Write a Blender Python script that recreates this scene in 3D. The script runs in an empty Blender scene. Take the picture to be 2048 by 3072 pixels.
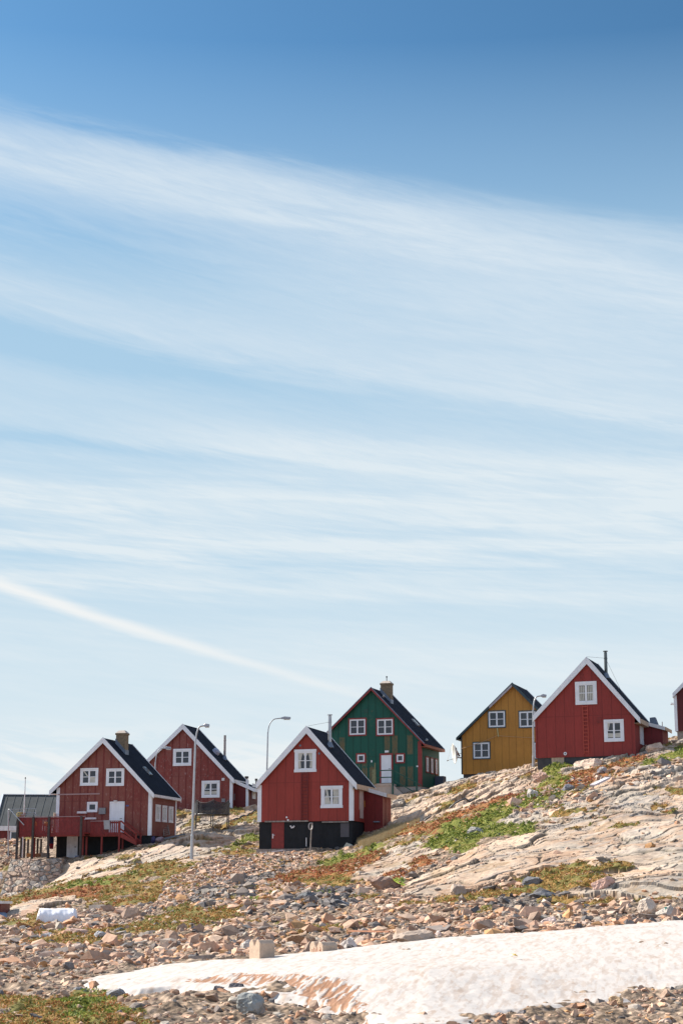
import bpy, math, random
import numpy as np
from mathutils import Vector
random.seed(7)
R = math.radians
sc = bpy.context.scene
# ------------------------------------------------------------------ camera
F, CX, CY, HOR = 5200.0, 1024.0, 1536.0, 2720.0
PITCH = math.atan((HOR - CY) / F)
CZ = 2.2
CAM = Vector((0, 0, CZ))
cp, sp_ = math.cos(PITCH), math.sin(PITCH)
cam_d = bpy.data.cameras.new('camera'); cam = bpy.data.objects.new('camera', cam_d)
sc.collection.objects.link(cam); sc.camera = cam
cam.location = CAM; cam.rotation_euler = (math.pi/2 + PITCH, 0, 0)
cam_d.sensor_fit = 'VERTICAL'; cam_d.sensor_height = 36; cam_d.lens = F/3072*36
cam_d.clip_start = 0.5; cam_d.clip_end = 20000
sc.view_settings.view_transform = 'Standard'; sc.view_settings.look = 'None'
sc.view_settings.gamma = 1; sc.view_settings.use_curve_mapping = False
EXPOSURE = 1.2
sc.view_settings.exposure = EXPOSURE
sc.cycles.max_bounces = 5; sc.cycles.diffuse_bounces = 3; sc.cycles.transparent_max_bounces = 12
# ------------------------------------------------------------------ sun
SUN_AZ, SUN_EL = R(-62), R(37)         # azimuth from +Y, negative = towards -X
sd = bpy.data.lights.new('sun', 'SUN'); so = bpy.data.objects.new('sun', sd); sc.collection.objects.link(so)
sd.energy = 4.3; sd.angle = R(0.53); sd.color = (1.0, 0.92, 0.81)
sundir = Vector((math.sin(SUN_AZ)*math.cos(SUN_EL), math.cos(SUN_AZ)*math.cos(SUN_EL), math.sin(SUN_EL)))
so.rotation_euler = sundir.to_track_quat('Z', 'Y').to_euler(); so.location = sundir*400
# ------------------------------------------------------------------ node helpers
class N:
    def __init__(s, tree): s.t = tree; s.n = tree.nodes; s.l = tree.links
    def add(s, typ, **kw):
        n = s.n.new(typ)
        for k, v in kw.items(): setattr(n, k, v)
        return n
    def put(s, sock, v):
        if isinstance(v, bpy.types.NodeSocket): s.l.new(v, sock)
        elif v is not None: sock.default_value = v
    def m(s, op, a, b=None, c=None, clamp=False):
        n = s.add('ShaderNodeMath', operation=op, use_clamp=clamp)
        s.put(n.inputs[0], a); s.put(n.inputs[1], b)
        if c is not None: s.put(n.inputs[2], c)
        return n.outputs[0]
    def ss(s, x, a, b, lo=0.0, hi=1.0, kind='SMOOTHSTEP'):
        n = s.add('ShaderNodeMapRange', interpolation_type=kind)
        s.put(n.inputs[0], x); s.put(n.inputs[1], a); s.put(n.inputs[2], b); s.put(n.inputs[3], lo); s.put(n.inputs[4], hi)
        return n.outputs[0]
    def mix(s, f, a, b, mode='MIX'):
        n = s.add('ShaderNodeMix', data_type='RGBA', blend_type=mode)
        s.put(n.inputs[0], f)
        s.put(n.inputs[6], a if isinstance(a, bpy.types.NodeSocket) else (*a, 1)); s.put(n.inputs[7], b if isinstance(b, bpy.types.NodeSocket) else (*b, 1))
        return n.outputs[2]
    def noise(s, vec, scale, detail=4, rough=.55, dist=0, dim='3D'):
        n = s.add('ShaderNodeTexNoise', noise_dimensions=dim)
        if vec is not None: s.l.new(vec, n.inputs['Vector'])
        n.inputs['Scale'].default_value = scale; n.inputs['Detail'].default_value = detail
        n.inputs['Roughness'].default_value = rough; n.inputs['Distortion'].default_value = dist
        return n.outputs[0]
    def comb(s, x, y, z=0.0):
        n = s.add('ShaderNodeCombineXYZ'); s.put(n.inputs[0], x); s.put(n.inputs[1], y); s.put(n.inputs[2], z); return n.outputs[0]
    def sep(s, v):
        n = s.add('ShaderNodeSeparateXYZ'); s.l.new(v, n.inputs[0]); return n.outputs
# ------------------------------------------------------------------ world: Nishita sky with cirrus
w = bpy.data.worlds.new('World'); sc.world = w; w.use_nodes = True
k = N(w.node_tree); k.n.clear()
sky = k.add('ShaderNodeTexSky', sky_type='NISHITA', sun_disc=False)
sky.sun_elevation = SUN_EL; sky.sun_rotation = SUN_AZ
sky.altitude = 50; sky.air_density = 1.0; sky.dust_density = 0.6; sky.ozone_density = 1.6
SKY = 0.11
tc = k.add('ShaderNodeTexCoord'); X, Y, Z = k.sep(tc.outputs['Generated'])
u = k.m('MULTIPLY', k.m('ARCTAN2', X, Y), 57.2958)          # azimuth, degrees right of the view axis
v = k.m('MULTIPLY', k.m('ARCSINE', Z), 57.2958)             # elevation, degrees
def streak(rot, su, sv, seed, detail=6, rough=.6, dist=.4):
    c, s_ = math.cos(R(rot)), math.sin(R(rot))
    a = k.m('ADD', k.m('MULTIPLY', u, c*su), k.m('MULTIPLY', v, s_*su))
    b = k.m('ADD', k.m('MULTIPLY', u, -s_*sv), k.m('MULTIPLY', v, c*sv))
    return k.noise(k.comb(a, b, seed), 1.0, detail, rough, dist)
wisp = streak(-9, .10, .95, 3.1, 7, .62, .7)
fine = streak(-11, .30, 2.6, 8.4, 6, .62, 1.0)
soft = streak(-6, .07, .42, 5.2, 4, .5, .3)
hair = streak(-14, .55, 4.5, 1.7, 6, .7, .5)
puff = streak(-4, .22, .8, 11.0, 6, .6, 1.2)
wv = k.m('ADD', v, k.m('MULTIPLY', k.m('SUBTRACT', hair, .5), .38))
wv = k.m('ADD', wv, k.m('MULTIPLY', k.m('SUBTRACT', wisp, .5), 1.7))
uc = k.m('MAXIMUM', -16.0, k.m('MINIMUM', u, 16.0))
def poly(a0, a1, a2=0.0):
    r = k.m('MULTIPLY_ADD', uc, a1, a0)
    if a2: r = k.m('ADD', r, k.m('MULTIPLY', k.m('MULTIPLY', uc, uc), a2))
    return r
def band(c, up, dn, amp):     # a ridge along curve c: soft below, sharper above
    s_ = k.m('SUBTRACT', wv, c)
    top = k.ss(s_, 0, up, 1, 0); bot = k.ss(s_, -dn, 0, 0, 1)
    return k.m('MULTIPLY', k.m('MULTIPLY', top, bot), amp)
tex = k.ss(k.m('ADD', k.m('MULTIPLY', wisp, .6), k.m('MULTIPLY', fine, .4)), .28, .70, .70, 1.15)
# veil: everything under the upper edge
edge1 = poly(24.25, -.150, -.0022)
below = k.ss(k.m('SUBTRACT', wv, edge1), -1.1, .45, 1, 0)
veil = k.m('MULTIPLY', below, k.m('MULTIPLY', k.ss(v, 6, 24, .34, .52), k.ss(u, -11, 8, .82, 1.15)))
c1 = k.m('ADD', band(poly(22.6, -.19, -.0056), 1.2, 1.7, .38), band(poly(23.7, -.17, -.002), .5, .9, k.ss(u, -6, 4, .26, .05)))            # bright ridge of the main sweep
c1b = band(poly(20.6, -.22, -.004), 2.0, 3.4, k.ss(u, -9, 3, .02, .22))
c2 = band(poly(17.5, -.17, .0), 1.6, .35, .24)             # lower streak with a sharp underside
gap = band(poly(16.6, -.15, .0), .8, 1.2, k.ss(u, -12, 8, .50, .15))
hole = k.m('MULTIPLY', k.m('MULTIPLY', band(poly(20.6, -.12), 1.6, 2.6, .34), k.ss(u, -9, 6, 1, .15)), k.ss(wisp, .35, .6, .4, 1.2))
c3 = band(poly(14.8, -.09), 1.0, 1.6, k.ss(u, -9, -2, .12, .50))
c4 = band(poly(12.9, -.03), .9, 1.0, k.ss(u, -11, 4, .46, .40))
c5 = band(poly(11.7, -.02), .45, .8, .30)
g5 = k.m('ADD', band(poly(10.9, -.04), .5, .6, .14), band(poly(14.2, -.06), .5, .5, k.ss(u, -6, 2, .30, .04)))
c6 = band(poly(10.2, -.03), .3, .45, k.ss(u, -8, 2, .34, .10))
c7 = band(poly(8.0, -.05), 1.3, 1.8, k.ss(u, -6, 2, .18, .42))
cover = k.m('ADD', veil, c1)
for b_ in (c1b, c2, c3, c4, c5, c6, c7): cover = k.m('ADD', cover, b_)
lay = k.m('ADD', k.m('MULTIPLY', streak(-3, .07, 1.1, 21.0, 5, .6, .6), .6), k.m('MULTIPLY', streak(-4, .16, 2.6, 27.0, 5, .6, .8), .4))
cover = k.m('ADD', cover, k.m('MULTIPLY', k.ss(lay, .42, .64), k.m('MULTIPLY', k.ss(v, 16, 12, 0, .55), k.ss(v, 8.5, 12, .35, 1))))
cover = k.m('MULTIPLY', k.m('MULTIPLY', cover, tex), k.ss(streak(-17, .8, 6.5, 33.0, 6, .72, .6), .3, .68, .93, 1.05))
for b_ in (gap, hole, g5): cover = k.m('SUBTRACT', cover, b_)
cover = k.m('MULTIPLY', cover, below)
# vapour trail
tr = k.m('SUBTRACT', k.m('ADD', v, k.m('MULTIPLY', k.m('ADD', k.m('SUBTRACT', puff, .5), k.m('MULTIPLY', k.m('SUBTRACT', fine, .5), 1.2)), .16)), poly(6.95, -.28, .0008))
trail = k.m('MULTIPLY', k.m('MULTIPLY', k.ss(tr, 0, k.ss(u, -11, 4, .36, .26), 1, 0), k.ss(tr, k.ss(u, -11, 4, -.34, -.20), 0, 0, 1)), k.ss(u, -11, 8, .95, .0))
# low cumulus-like streaks near the ground
low = k.m('MULTIPLY', k.ss(k.m('ADD', k.m('MULTIPLY', puff, .65), k.m('MULTIPLY', fine, .35)), .42, .56), k.m('MULTIPLY', k.ss(v, 6.6, 3.8), k.ss(u, -2, 3, .85, .25)))
hs = k.add('ShaderNodeHueSaturation'); k.l.new(sky.outputs[0], hs.inputs['Color']); hs.inputs['Saturation'].default_value = 1.0
gm = k.add('ShaderNodeGamma'); k.l.new(hs.outputs[0], gm.inputs[0]); gm.inputs[1].default_value = 1.6
skyb = k.mix(1.0, gm.outputs[0], (.19, .245, .208), 'MULTIPLY')
cl = 1/(2**EXPOSURE)/SKY
haze = k.m('MAXIMUM', k.ss(v, 4, 15, .95, .36, 'LINEAR'), k.ss(v, 15, 23, .34, .0, 'LINEAR'))
haze = k.m('MULTIPLY', haze, k.ss(v, 15, 24, 1, 0))
skyb = k.mix(k.m('MULTIPLY', k.ss(v, 28, 20, kind='LINEAR'), .92), skyb, (.37*cl, .58*cl, .78*cl))
skyb = k.mix(haze, skyb, k.mix(k.ss(v, 4, 13), (.73*cl, .835*cl, .885*cl), (.54*cl, .725*cl, .85*cl)))
skycol = k.mix(k.m('MINIMUM', cover, .96, clamp=True), skyb, k.mix(k.ss(v, 13, 19), (0.76*cl, 0.845*cl, 0.895*cl), (0.68*cl, 0.785*cl, 0.875*cl)))
skycol = k.mix(k.m('MINIMUM', k.m('ADD', trail, low), .95, clamp=True), skycol, (0.90*cl, 0.915*cl, 0.91*cl))
# the rest of the sky dome, behind and beside the camera: unseen bright broken cloud, added to fill the shaded gables
back = k.m('MULTIPLY', k.m('MAXIMUM', k.ss(k.m('ABSOLUTE', u), 25, 60), k.ss(v, 36, 55)), k.ss(k.noise(tc.outputs['Generated'], 2.2, 5), .35, .62, .35, .95))
skycol = k.mix(back, skycol, (.56*cl, .70*cl, .95*cl))
bg = k.add('ShaderNodeBackground'); k.l.new(skycol, bg.inputs[0]); bg.inputs[1].default_value = SKY
out = k.add('ShaderNodeOutputWorld'); k.l.new(bg.outputs[0], out.inputs[0])
# ------------------------------------------------------------------ picture <-> world
def ray(px, py):
    x, U = (px-CX)/F, (CY-py)/F
    return Vector((x, cp - U*sp_, sp_ + U*cp))
def at(px, py, Yd):
    d = ray(px, py); return CAM + d*(Yd/d.y)
# ------------------------------------------------------------------ noise
_rng = np.random.RandomState(3)
_perm = _rng.rand(256, 256)
def vnoise(x, y):
    xi = np.floor(x).astype(int); yi = np.floor(y).astype(int); fx = x-xi; fy = y-yi
    fx = fx*fx*(3-2*fx); fy = fy*fy*(3-2*fy)
    a = _perm[xi & 255, yi & 255]; b = _perm[(xi+1) & 255, yi & 255]
    c = _perm[xi & 255, (yi+1) & 255]; d = _perm[(xi+1) & 255, (yi+1) & 255]
    return (a*(1-fx)+b*fx)*(1-fy)+(c*(1-fx)+d*fx)*fy
def fbm(x, y, o=4, g=.5):
    s_ = 0; a = 1; t = 0
    for i in range(o):
        s_ = s_ + a*vnoise(x*2**i+17.3*i, y*2**i-9.1*i); t += a; a *= g
    return s_/t
def cells(x, y, sd=0):     # jittered cells: random value of the nearest and the distance to its border
    xi = np.floor(x).astype(int); yi = np.floor(y).astype(int); d1 = np.full(x.shape, 9.); d2 = np.full(x.shape, 9.); val = np.zeros(x.shape)
    for i in (-1, 0, 1):
        for j in (-1, 0, 1):
            a, b = (xi+i+sd) & 255, (yi+j) & 255; px = xi+i+_perm[a, b]; py = yi+j+_perm[b, a]; d = np.hypot(px-x, py-y)
            nr = d < d1; d2 = np.where(nr, d1, np.minimum(d2, d)); val = np.where(nr, _perm[(a*7+3) & 255, (b*5+1) & 255], val); d1 = np.where(nr, d, d1)
    return val, d2-d1
def sstep(x, a, b):
    t = np.clip((x-a)/(b-a), 0, 1); return t*t*(3-2*t)
# ------------------------------------------------------------------ terrain base surface (thin plate spline through surveyed points)
CP = [
 (0,3072,32),(0,2950,43),(0,2870,56),(0,2790,76),(0,2720,98),(0,2700,112),(60,2678,120.0),(0,2600,130),(0,2530,140),(60,2520,143),
 (350,3072,32),(350,3000,38),(350,2930,46),(350,2850,58),(350,2760,78),(350,2680,96),(350,2600,113),(180,2612,120.5),
 (50,2577,123.4),(146,2577,123),(170,2579,125),(290,2563,124),(407,2541,123.3),(455,2529,123),(530,2510,129),(600,2492,130),
 (500,2434,139),(600,2437,137),(693,2432,136.5),(760,2423,139),(760,2462,131),(640,2502,126),(575,2575,110),(480,2590,113),
 (700,3072,32),(700,2960,40),(700,2882,48),(700,2800,62),(700,2720,78),(700,2640,95),(700,2583,108),
 (776,2554,117),(900,2558,115),(1048,2542,114.5),(1093,2485,119),(1160,2477,120),(900,2500,125),
 (1000,3072,33),(1000,2960,39),(1000,2858,50),(1000,2820,58),(1000,2760,68),(1000,2680,82),(1000,2600,100),
 (1150,2440,125),(1165,2398,134),(1200,2400,133),(1264,2372,137),(1330,2368,140),(1365,2354,141),(1316,2378,139),
 (1300,3072,33),(1300,2950,40),(1300,2822,53),(1300,2780,60),(1300,2720,70),(1300,2640,80),(1300,2540,93),(1300,2470,105),(1300,2425,116),(1300,2388,128),
 (1400,2339,134),(1500,2325,130),(1597,2312,122),(1611,2303,117.5),(1720,2298,115.5),(1850,2276,115),(1905,2256,115),(1996,2241,121),(2048,2219,124),
 (1600,3072,34),(1600,2950,40),(1600,2800,53),(1600,2740,62),(1600,2650,72),(1600,2550,82),(1600,2450,94),(1600,2365,108),
 (1800,2330,104),(1800,2450,90),
 (2048,3072,34),(2048,2900,42),(2048,2768,54),(2048,2700,62),(2048,2620,70),(2048,2520,80),(2048,2400,92),(2048,2290,105),
 (2400,3072,34),(2400,2750,56),(2400,2500,80),(2400,2250,108),(2400,2150,135),
 (-300,3072,32),(-300,2870,56),(-300,2740,95),(-300,2620,125),
]
P = [at(*c) for c in CP]
P = np.array([[p.x, p.y, p.z] for p in P])
extra = []
for px_, py_, Yc, Yt, dz in ((0,2530,140,175,-1.5),(500,2434,139,175,-.8),(900,2440,140,175,-.8),(1330,2368,140,175,-1.2),(1500,2325,130,150,-.6),(1500,2325,130,175,-1.6),(2048,2219,124,150,-.3),(2048,2219,124,175,-1),(2400,2150,135,175,-.5)):
    q = at(px_, py_, Yc); extra.append([(px_-CX)/F*Yt, Yt, q.z+dz])
P = np.vstack([P, extra])
S_ = 50.0
def _tp(r2): return np.where(r2 > 1e-12, .5*r2*np.log(np.maximum(r2, 1e-12)), 0)
n = len(P); A = np.zeros((n+3, n+3)); xy = P[:, :2]/S_
A[:n, :n] = _tp(((xy[:, None]-xy[None])**2).sum(-1)) + np.eye(n)*2e-4
A[:n, n] = 1; A[:n, n+1:] = xy; A[n, :n] = 1; A[n+1:, :n] = xy.T
Wt = np.linalg.solve(A, np.concatenate([P[:, 2], [0, 0, 0]]))
def base_h(x, y):
    x = np.asarray(x, float); y = np.asarray(y, float); sh = x.shape
    x = x.ravel(); y = y.ravel()
    yc = np.clip(y, 31, 170); lim = .27*yc; ys = np.maximum(y, 31)
    xs = x*yc/np.maximum(ys, 1)
    xc = np.clip(np.where(y > 170, xs, x), -lim, lim)
    out = np.empty_like(xc)
    for i in range(0, len(xc), 60000):
        a = xc[i:i+60000]/S_; b = yc[i:i+60000]/S_
        r2 = (a[:, None]-xy[:, 0])**2 + (b[:, None]-xy[:, 1])**2
        out[i:i+60000] = _tp(r2) @ Wt[:n] + Wt[n] + Wt[n+1]*a + Wt[n+2]*b
    out = out - np.clip(y-170, 0, 4000)*.02
    out = np.where(y > 170, np.maximum(out, np.minimum(out+0, 0)-20), out)
    return out.reshape(sh)
# pixel -> ground point, marching a ray over the base surface
_Ys = np.linspace(28, 150, 500)
_gc = {}
def ground(px, py):
    if px not in _gc:
        d = ray(px, 2600); xs = np.array([(px-CX)/F]) * 0
        _gc[px] = None
    d = ray(px, py); xs = d.x/d.y*_Ys; zr = CZ + d.z/d.y*_Ys
    zt = base_h(xs, _Ys); m = np.where(zt >= zr)[0]
    i = m[0] if len(m) else len(_Ys)-1
    if i > 0:
        a = zr[i-1]-zt[i-1]; b = zt[i]-zr[i]; t = a/(a+b+1e-9) if len(m) else 0
        Yd = _Ys[i-1] + t*(_Ys[i]-_Ys[i-1])
    else: Yd = _Ys[0]
    return (d.x/d.y*Yd, Yd)
def wpoly(pts): return np.array([ground(*p) for p in pts])
def inside(x, y, poly):
    r = np.zeros(x.shape, bool); m = len(poly)
    for i in range(m):
        x1, y1 = poly[i]; x2, y2 = poly[(i+1) % m]
        if y1 == y2: continue
        c = ((y1 > y) != (y2 > y)) & (x < (x2-x1)*(y-y1)/(y2-y1)+x1); r ^= c
    return r
def edgedist(x, y, poly):
    d = np.full(x.shape, 1e9); m = len(poly)
    for i in range(m):
        ax, ay = poly[i]; bx, by = poly[(i+1) % m]; L = (bx-ax)**2+(by-ay)**2+1e-9
        t = np.clip(((x-ax)*(bx-ax)+(y-ay)*(by-ay))/L, 0, 1)
        d = np.minimum(d, (x-ax-t*(bx-ax))**2+(y-ay-t*(by-ay))**2)
    return np.sqrt(d)
# zones ------------------------------------------------------------
ROCK = [wpoly(p) for p in (
 [(1190,2695),(1230,2640),(1330,2600),(1380,2570),(1430,2545),(1500,2520),(1620,2500),(1640,2475),(1800,2450),(2100,2370),(2100,2640),(1960,2645),(1800,2635),(1640,2615),(1500,2645),(1450,2665),(1330,2685)],
 [(1040,2645),(1100,2590),(1150,2550),(1250,2525),(1330,2535),(1300,2580),(1220,2625),(1120,2655)],
 [(1690,2690),(1800,2645),(2100,2600),(2100,2695),(1900,2690)],
 [(180,2600),(300,2582),(420,2548),(560,2520),(600,2480),(770,2440),(780,2500),(640,2580),(520,2600),(380,2620),(200,2650),(60,2690),(-60,2700),(30,2640)],
 [(480,2520),(480,2435),(600,2420),(790,2400),(790,2445),(690,2470),(600,2500)],
 [(1160,2480),(1180,2415),(1300,2370),(1400,2335),(1600,2300),(1640,2340),(1500,2395),(1350,2435),(1250,2475)],
 [(1440,2480),(1520,2420),(1600,2390),(1700,2370),(1850,2330),(2100,2280),(2100,2380),(1800,2445),(1600,2480)],
 [(1600,2330),(1720,2285),(1850,2262),(1960,2240),(2100,2205),(2100,2240),(1900,2280),(1720,2315)],
 [(430,2775),(520,2722),(660,2700),(650,2730),(560,2745),(480,2775)],
 [(-40,2745),(0,2720),(150,2690),(240,2705),(130,2730),(60,2750)],
)]
ROCKDARK = [8]
GREY = [wpoly(p) for p in ([(560,2690),(700,2650),(860,2600),(880,2620),(760,2680),(620,2730)], [(860,2690),(1060,2660),(1090,2700),(950,2740),(850,2730)], [(1450,2700),(1700,2660),(1730,2700),(1500,2740)])]
VEG = [(wpoly(p), c, dn) for p, c, dn in (
 ([(1180,2505),(1300,2465),(1420,2425),(1560,2380),(1700,2330),(1830,2290),(1925,2262),(1935,2290),(1760,2350),(1600,2400),(1450,2462),(1300,2505)], 'rust', .8),
 ([(1300,2490),(1450,2430),(1600,2380),(1700,2355),(1700,2385),(1560,2430),(1450,2475),(1330,2510)], 'green', .7),
 ([(1260,2530),(1340,2492),(1440,2480),(1620,2465),(1605,2495),(1450,2520),(1390,2560),(1300,2548)], 'green', .95),
 ([(690,2710),(800,2645),(960,2592),(1060,2558),(1150,2538),(1110,2600),(1000,2650),(850,2685)], 'rust', .75),
 ([(930,2605),(990,2575),(1050,2555),(1060,2570),(980,2605)], 'green', .8),
 ([(1060,2560),(1130,2520),(1160,2535),(1090,2570)], 'green', .8),
 ([(680,2542),(776,2488),(778,2516),(692,2558)], 'green', .98),
 ([(655,2555),(778,2545),(778,2560),(660,2566)], 'olive', .8),
 ([(-40,2745),(0,2700),(200,2650),(380,2618),(470,2588),(560,2615),(540,2680),(400,2725),(250,2700),(100,2720)], 'olive', .85),
 ([(150,2670),(300,2635),(440,2600),(460,2610),(330,2650),(180,2690)], 'green', .5),
 ([(240,2800),(400,2770),(600,2700),(760,2670),(900,2650),(860,2700),(700,2750),(500,2800),(290,2808)], 'olive', .85),
 ([(420,2660),(500,2600),(600,2590),(560,2640),(480,2700),(400,2720)], 'olive', .9),
 ([(60,2700),(200,2665),(330,2655),(300,2690),(100,2715)], 'rust', .8),
 ([(560,2700),(700,2650),(800,2640),(760,2680),(600,2725)], 'tan', .7),
 ([(1100,2650),(1200,2600),(1280,2570),(1300,2580),(1200,2640)], 'rust', .7),
 ([(1500,2640),(1700,2600),(1900,2590),(1850,2625),(1600,2665)], 'olive', .45),
 ([(600,2700),(800,2660),(1000,2620),(1060,2640),(900,2680),(700,2720)], 'olive', .55),
 ([(-40,2975),(130,2988),(200,2985),(330,2975),(370,3010),(430,3090),(-40,3090)], 'olive', .9),
 ([(190,3090),(230,2990),(310,2975),(340,3010),(280,3090)], 'green', .42),
 ([(1925,2285),(2060,2235),(2100,2250),(2060,2275),(1955,2305)], 'green', .95),
 ([(1625,2325),(1665,2292),(1702,2300),(1670,2335)], 'green', .98),
 ([(1070,2525),(1180,2482),(1260,2465),(1190,2500),(1090,2545)], 'tan', .9),
 ([(1290,2382),(1420,2345),(1440,2360),(1310,2398)], 'olive', .5),
 ([(1540,2380),(1680,2330),(1720,2340),(1600,2400)], 'green', .5),
 ([(900,2690),(1000,2665),(1020,2680),(930,2700)], 'green', .8),
 ([(720,2700),(770,2680),(790,2692),(740,2712)], 'lime', .9),
 ([(1115,2650),(1180,2640),(1230,2650),(1200,2665),(1130,2662)], 'lime', .9),
 ([(560,2490),(700,2460),(780,2440),(780,2460),(640,2492)], 'olive', .7),
 ([(0,2600),(60,2590),(40,2610),(0,2640)], 'olive', .7),
 ([(1700,2640),(1800,2610),(1840,2625),(1720,2660)], 'olive', .5),
)]
SNOW = wpoly([(185,2953),(330,2925),(500,2900),(760,2880),(1000,2856),(1300,2822),(1700,2795),(2060,2767),(2500,2740),(2500,2990),(2060,2985),(1960,2992),(1900,3020),(1780,3030),(1560,3055),(1400,3090),(1115,3090),(1070,3058),(1010,3042),(900,3018),(800,3005),(700,3000),(600,2984),(520,2978),(393,2984),(280,2974)])
SNOWDIRT = wpoly([(560,2956),(650,2950),(800,2952),(950,2962),(1075,2990),(1120,3090),(1080,3090),(1030,3034),(900,3000),(780,2980),(620,2968)])
HMASK = []     # house footprints, filled below
def zones(x, y):
    wx = x + (fbm(x*.9, y*.9, 4, .6)-.5)*1.7; wy = y + (fbm(x*.9+40, y*.9+13, 4, .6)-.5)*3.4
    fx = wx + (fbm(x*4+5, y*4, 2)-.5)*.5; fy = wy + (fbm(x*4+9, y*4+3, 2)-.5)*.9
    rock = np.zeros(x.shape, bool); dark = np.zeros(x.shape, bool)
    for i, p in enumerate(ROCK):
        m = inside(wx, wy, p); rock |= m
        if i in ROCKDARK: dark |= m
    grey = np.zeros(x.shape, bool)
    for p in GREY: grey |= inside(wx, wy, p)
    veg = np.zeros(x.shape, int); den = np.zeros(x.shape)
    cov = fbm(x*.55+3, y*.4+8, 4, .65)
    for i, (p, c, dn) in enumerate(VEG):
        m = inside(fx, fy, p) & (cov < .36+.40*dn)
        veg[m] = {'rust': 1, 'green': 2, 'olive': 3, 'tan': 4, 'lime': 5}[c]
    # stray growth
    st = (fbm(x*.35+51, y*.25+7, 4, .6) > .60) & (y > 60) & (veg == 0) & ~rock
    veg[st] = 3
    st = (fbm(x*.6+81, y*.4+27, 4, .6) > .66) & (y > 85) & (veg == 0) & rock
    veg[st] = 3
    rock &= (veg == 0)
    sn = inside(x + (fbm(x*1.5, y*1.5, 4, .6)-.5)*.5, y + (fbm(x*1.5+9, y*1.5, 4, .6)-.5)*.9, SNOW)
    return rock, dark, grey, veg, sn
def detail_h(x, y, rock):
    # bedrock: broad whale-backs with joints low down, broken blocky beds higher up
    wx = x + (fbm(x*.5, y*.5, 3)-.5)*2.2; wy = y + (fbm(x*.5+31, y*.5+7, 3)-.5)*2.2
    a = wx*.80+wy*.60; b = wy*.80-wx*.60
    upper = np.maximum(sstep(y, 84, 102)*sstep(x+8, 0, 6), sstep(y, 118, 126))
    v1, e1 = cells(a/5.5, b/2.6); v2, e2 = cells(a/1.7, b/.75, 9); v3, e3 = cells(a/.65, b/.32, 40)
    bulge = (fbm(x*.16+3, y*.11+1, 3)-.5)*1.15
    tl1 = (e1 < 2)*(v1-.5)
    hr = bulge*(1-.45*upper) + (v1-.5)*(.16+.16*upper) - (1-sstep(e1, 0, .05))*.10
    hr = hr + upper*((v2-.5)*.26 - (1-sstep(e2, 0, .12))*.08 + (v3-.5)*.07)
    hr = hr + (1-upper)*((v2-.5)*.07 - (1-sstep(e2, 0, .04))*.04*(v1 > .4))
    hr = hr + (fbm(x*2.2, y*2.2, 4, .6)-.5)*(.07+.10*upper) + (fbm(x*.9+4, y*.6, 3)-.5)*.18 + (v1-.5)*((a/5.5) % 1-.5)*.25
    hs_ = (fbm(x*.5+11, y*.5, 4, .55)-.5)*.5 + (fbm(x*3, y*3, 3, .6)-.5)*.22
    near = sstep(y, 26, 34)
    return np.where(rock > .5, hr, hs_)*near
def keep_off(x, y):     # 1 = free, 0 = inside a building footprint
    m = np.ones(np.shape(x))
    for (ox, oy, ph, x0, x1, y0, y1) in HMASK:
        a, d = (math.cos(ph), -math.sin(ph)), (math.sin(ph), math.cos(ph))
        uu = (x-ox)*a[0]+(y-oy)*a[1]; vv = (x-ox)*d[0]+(y-oy)*d[1]
        m = m*(1-((uu > x0) & (uu < x1) & (vv > y0) & (vv < y1)))
    return m
def height(x, y):
    x = np.asarray(x, float); y = np.asarray(y, float)
    rock, *_ = zones(x, y)
    return base_h(x, y) + detail_h(x, y, rock)*sstep(200-y, 0, 60)
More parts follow.
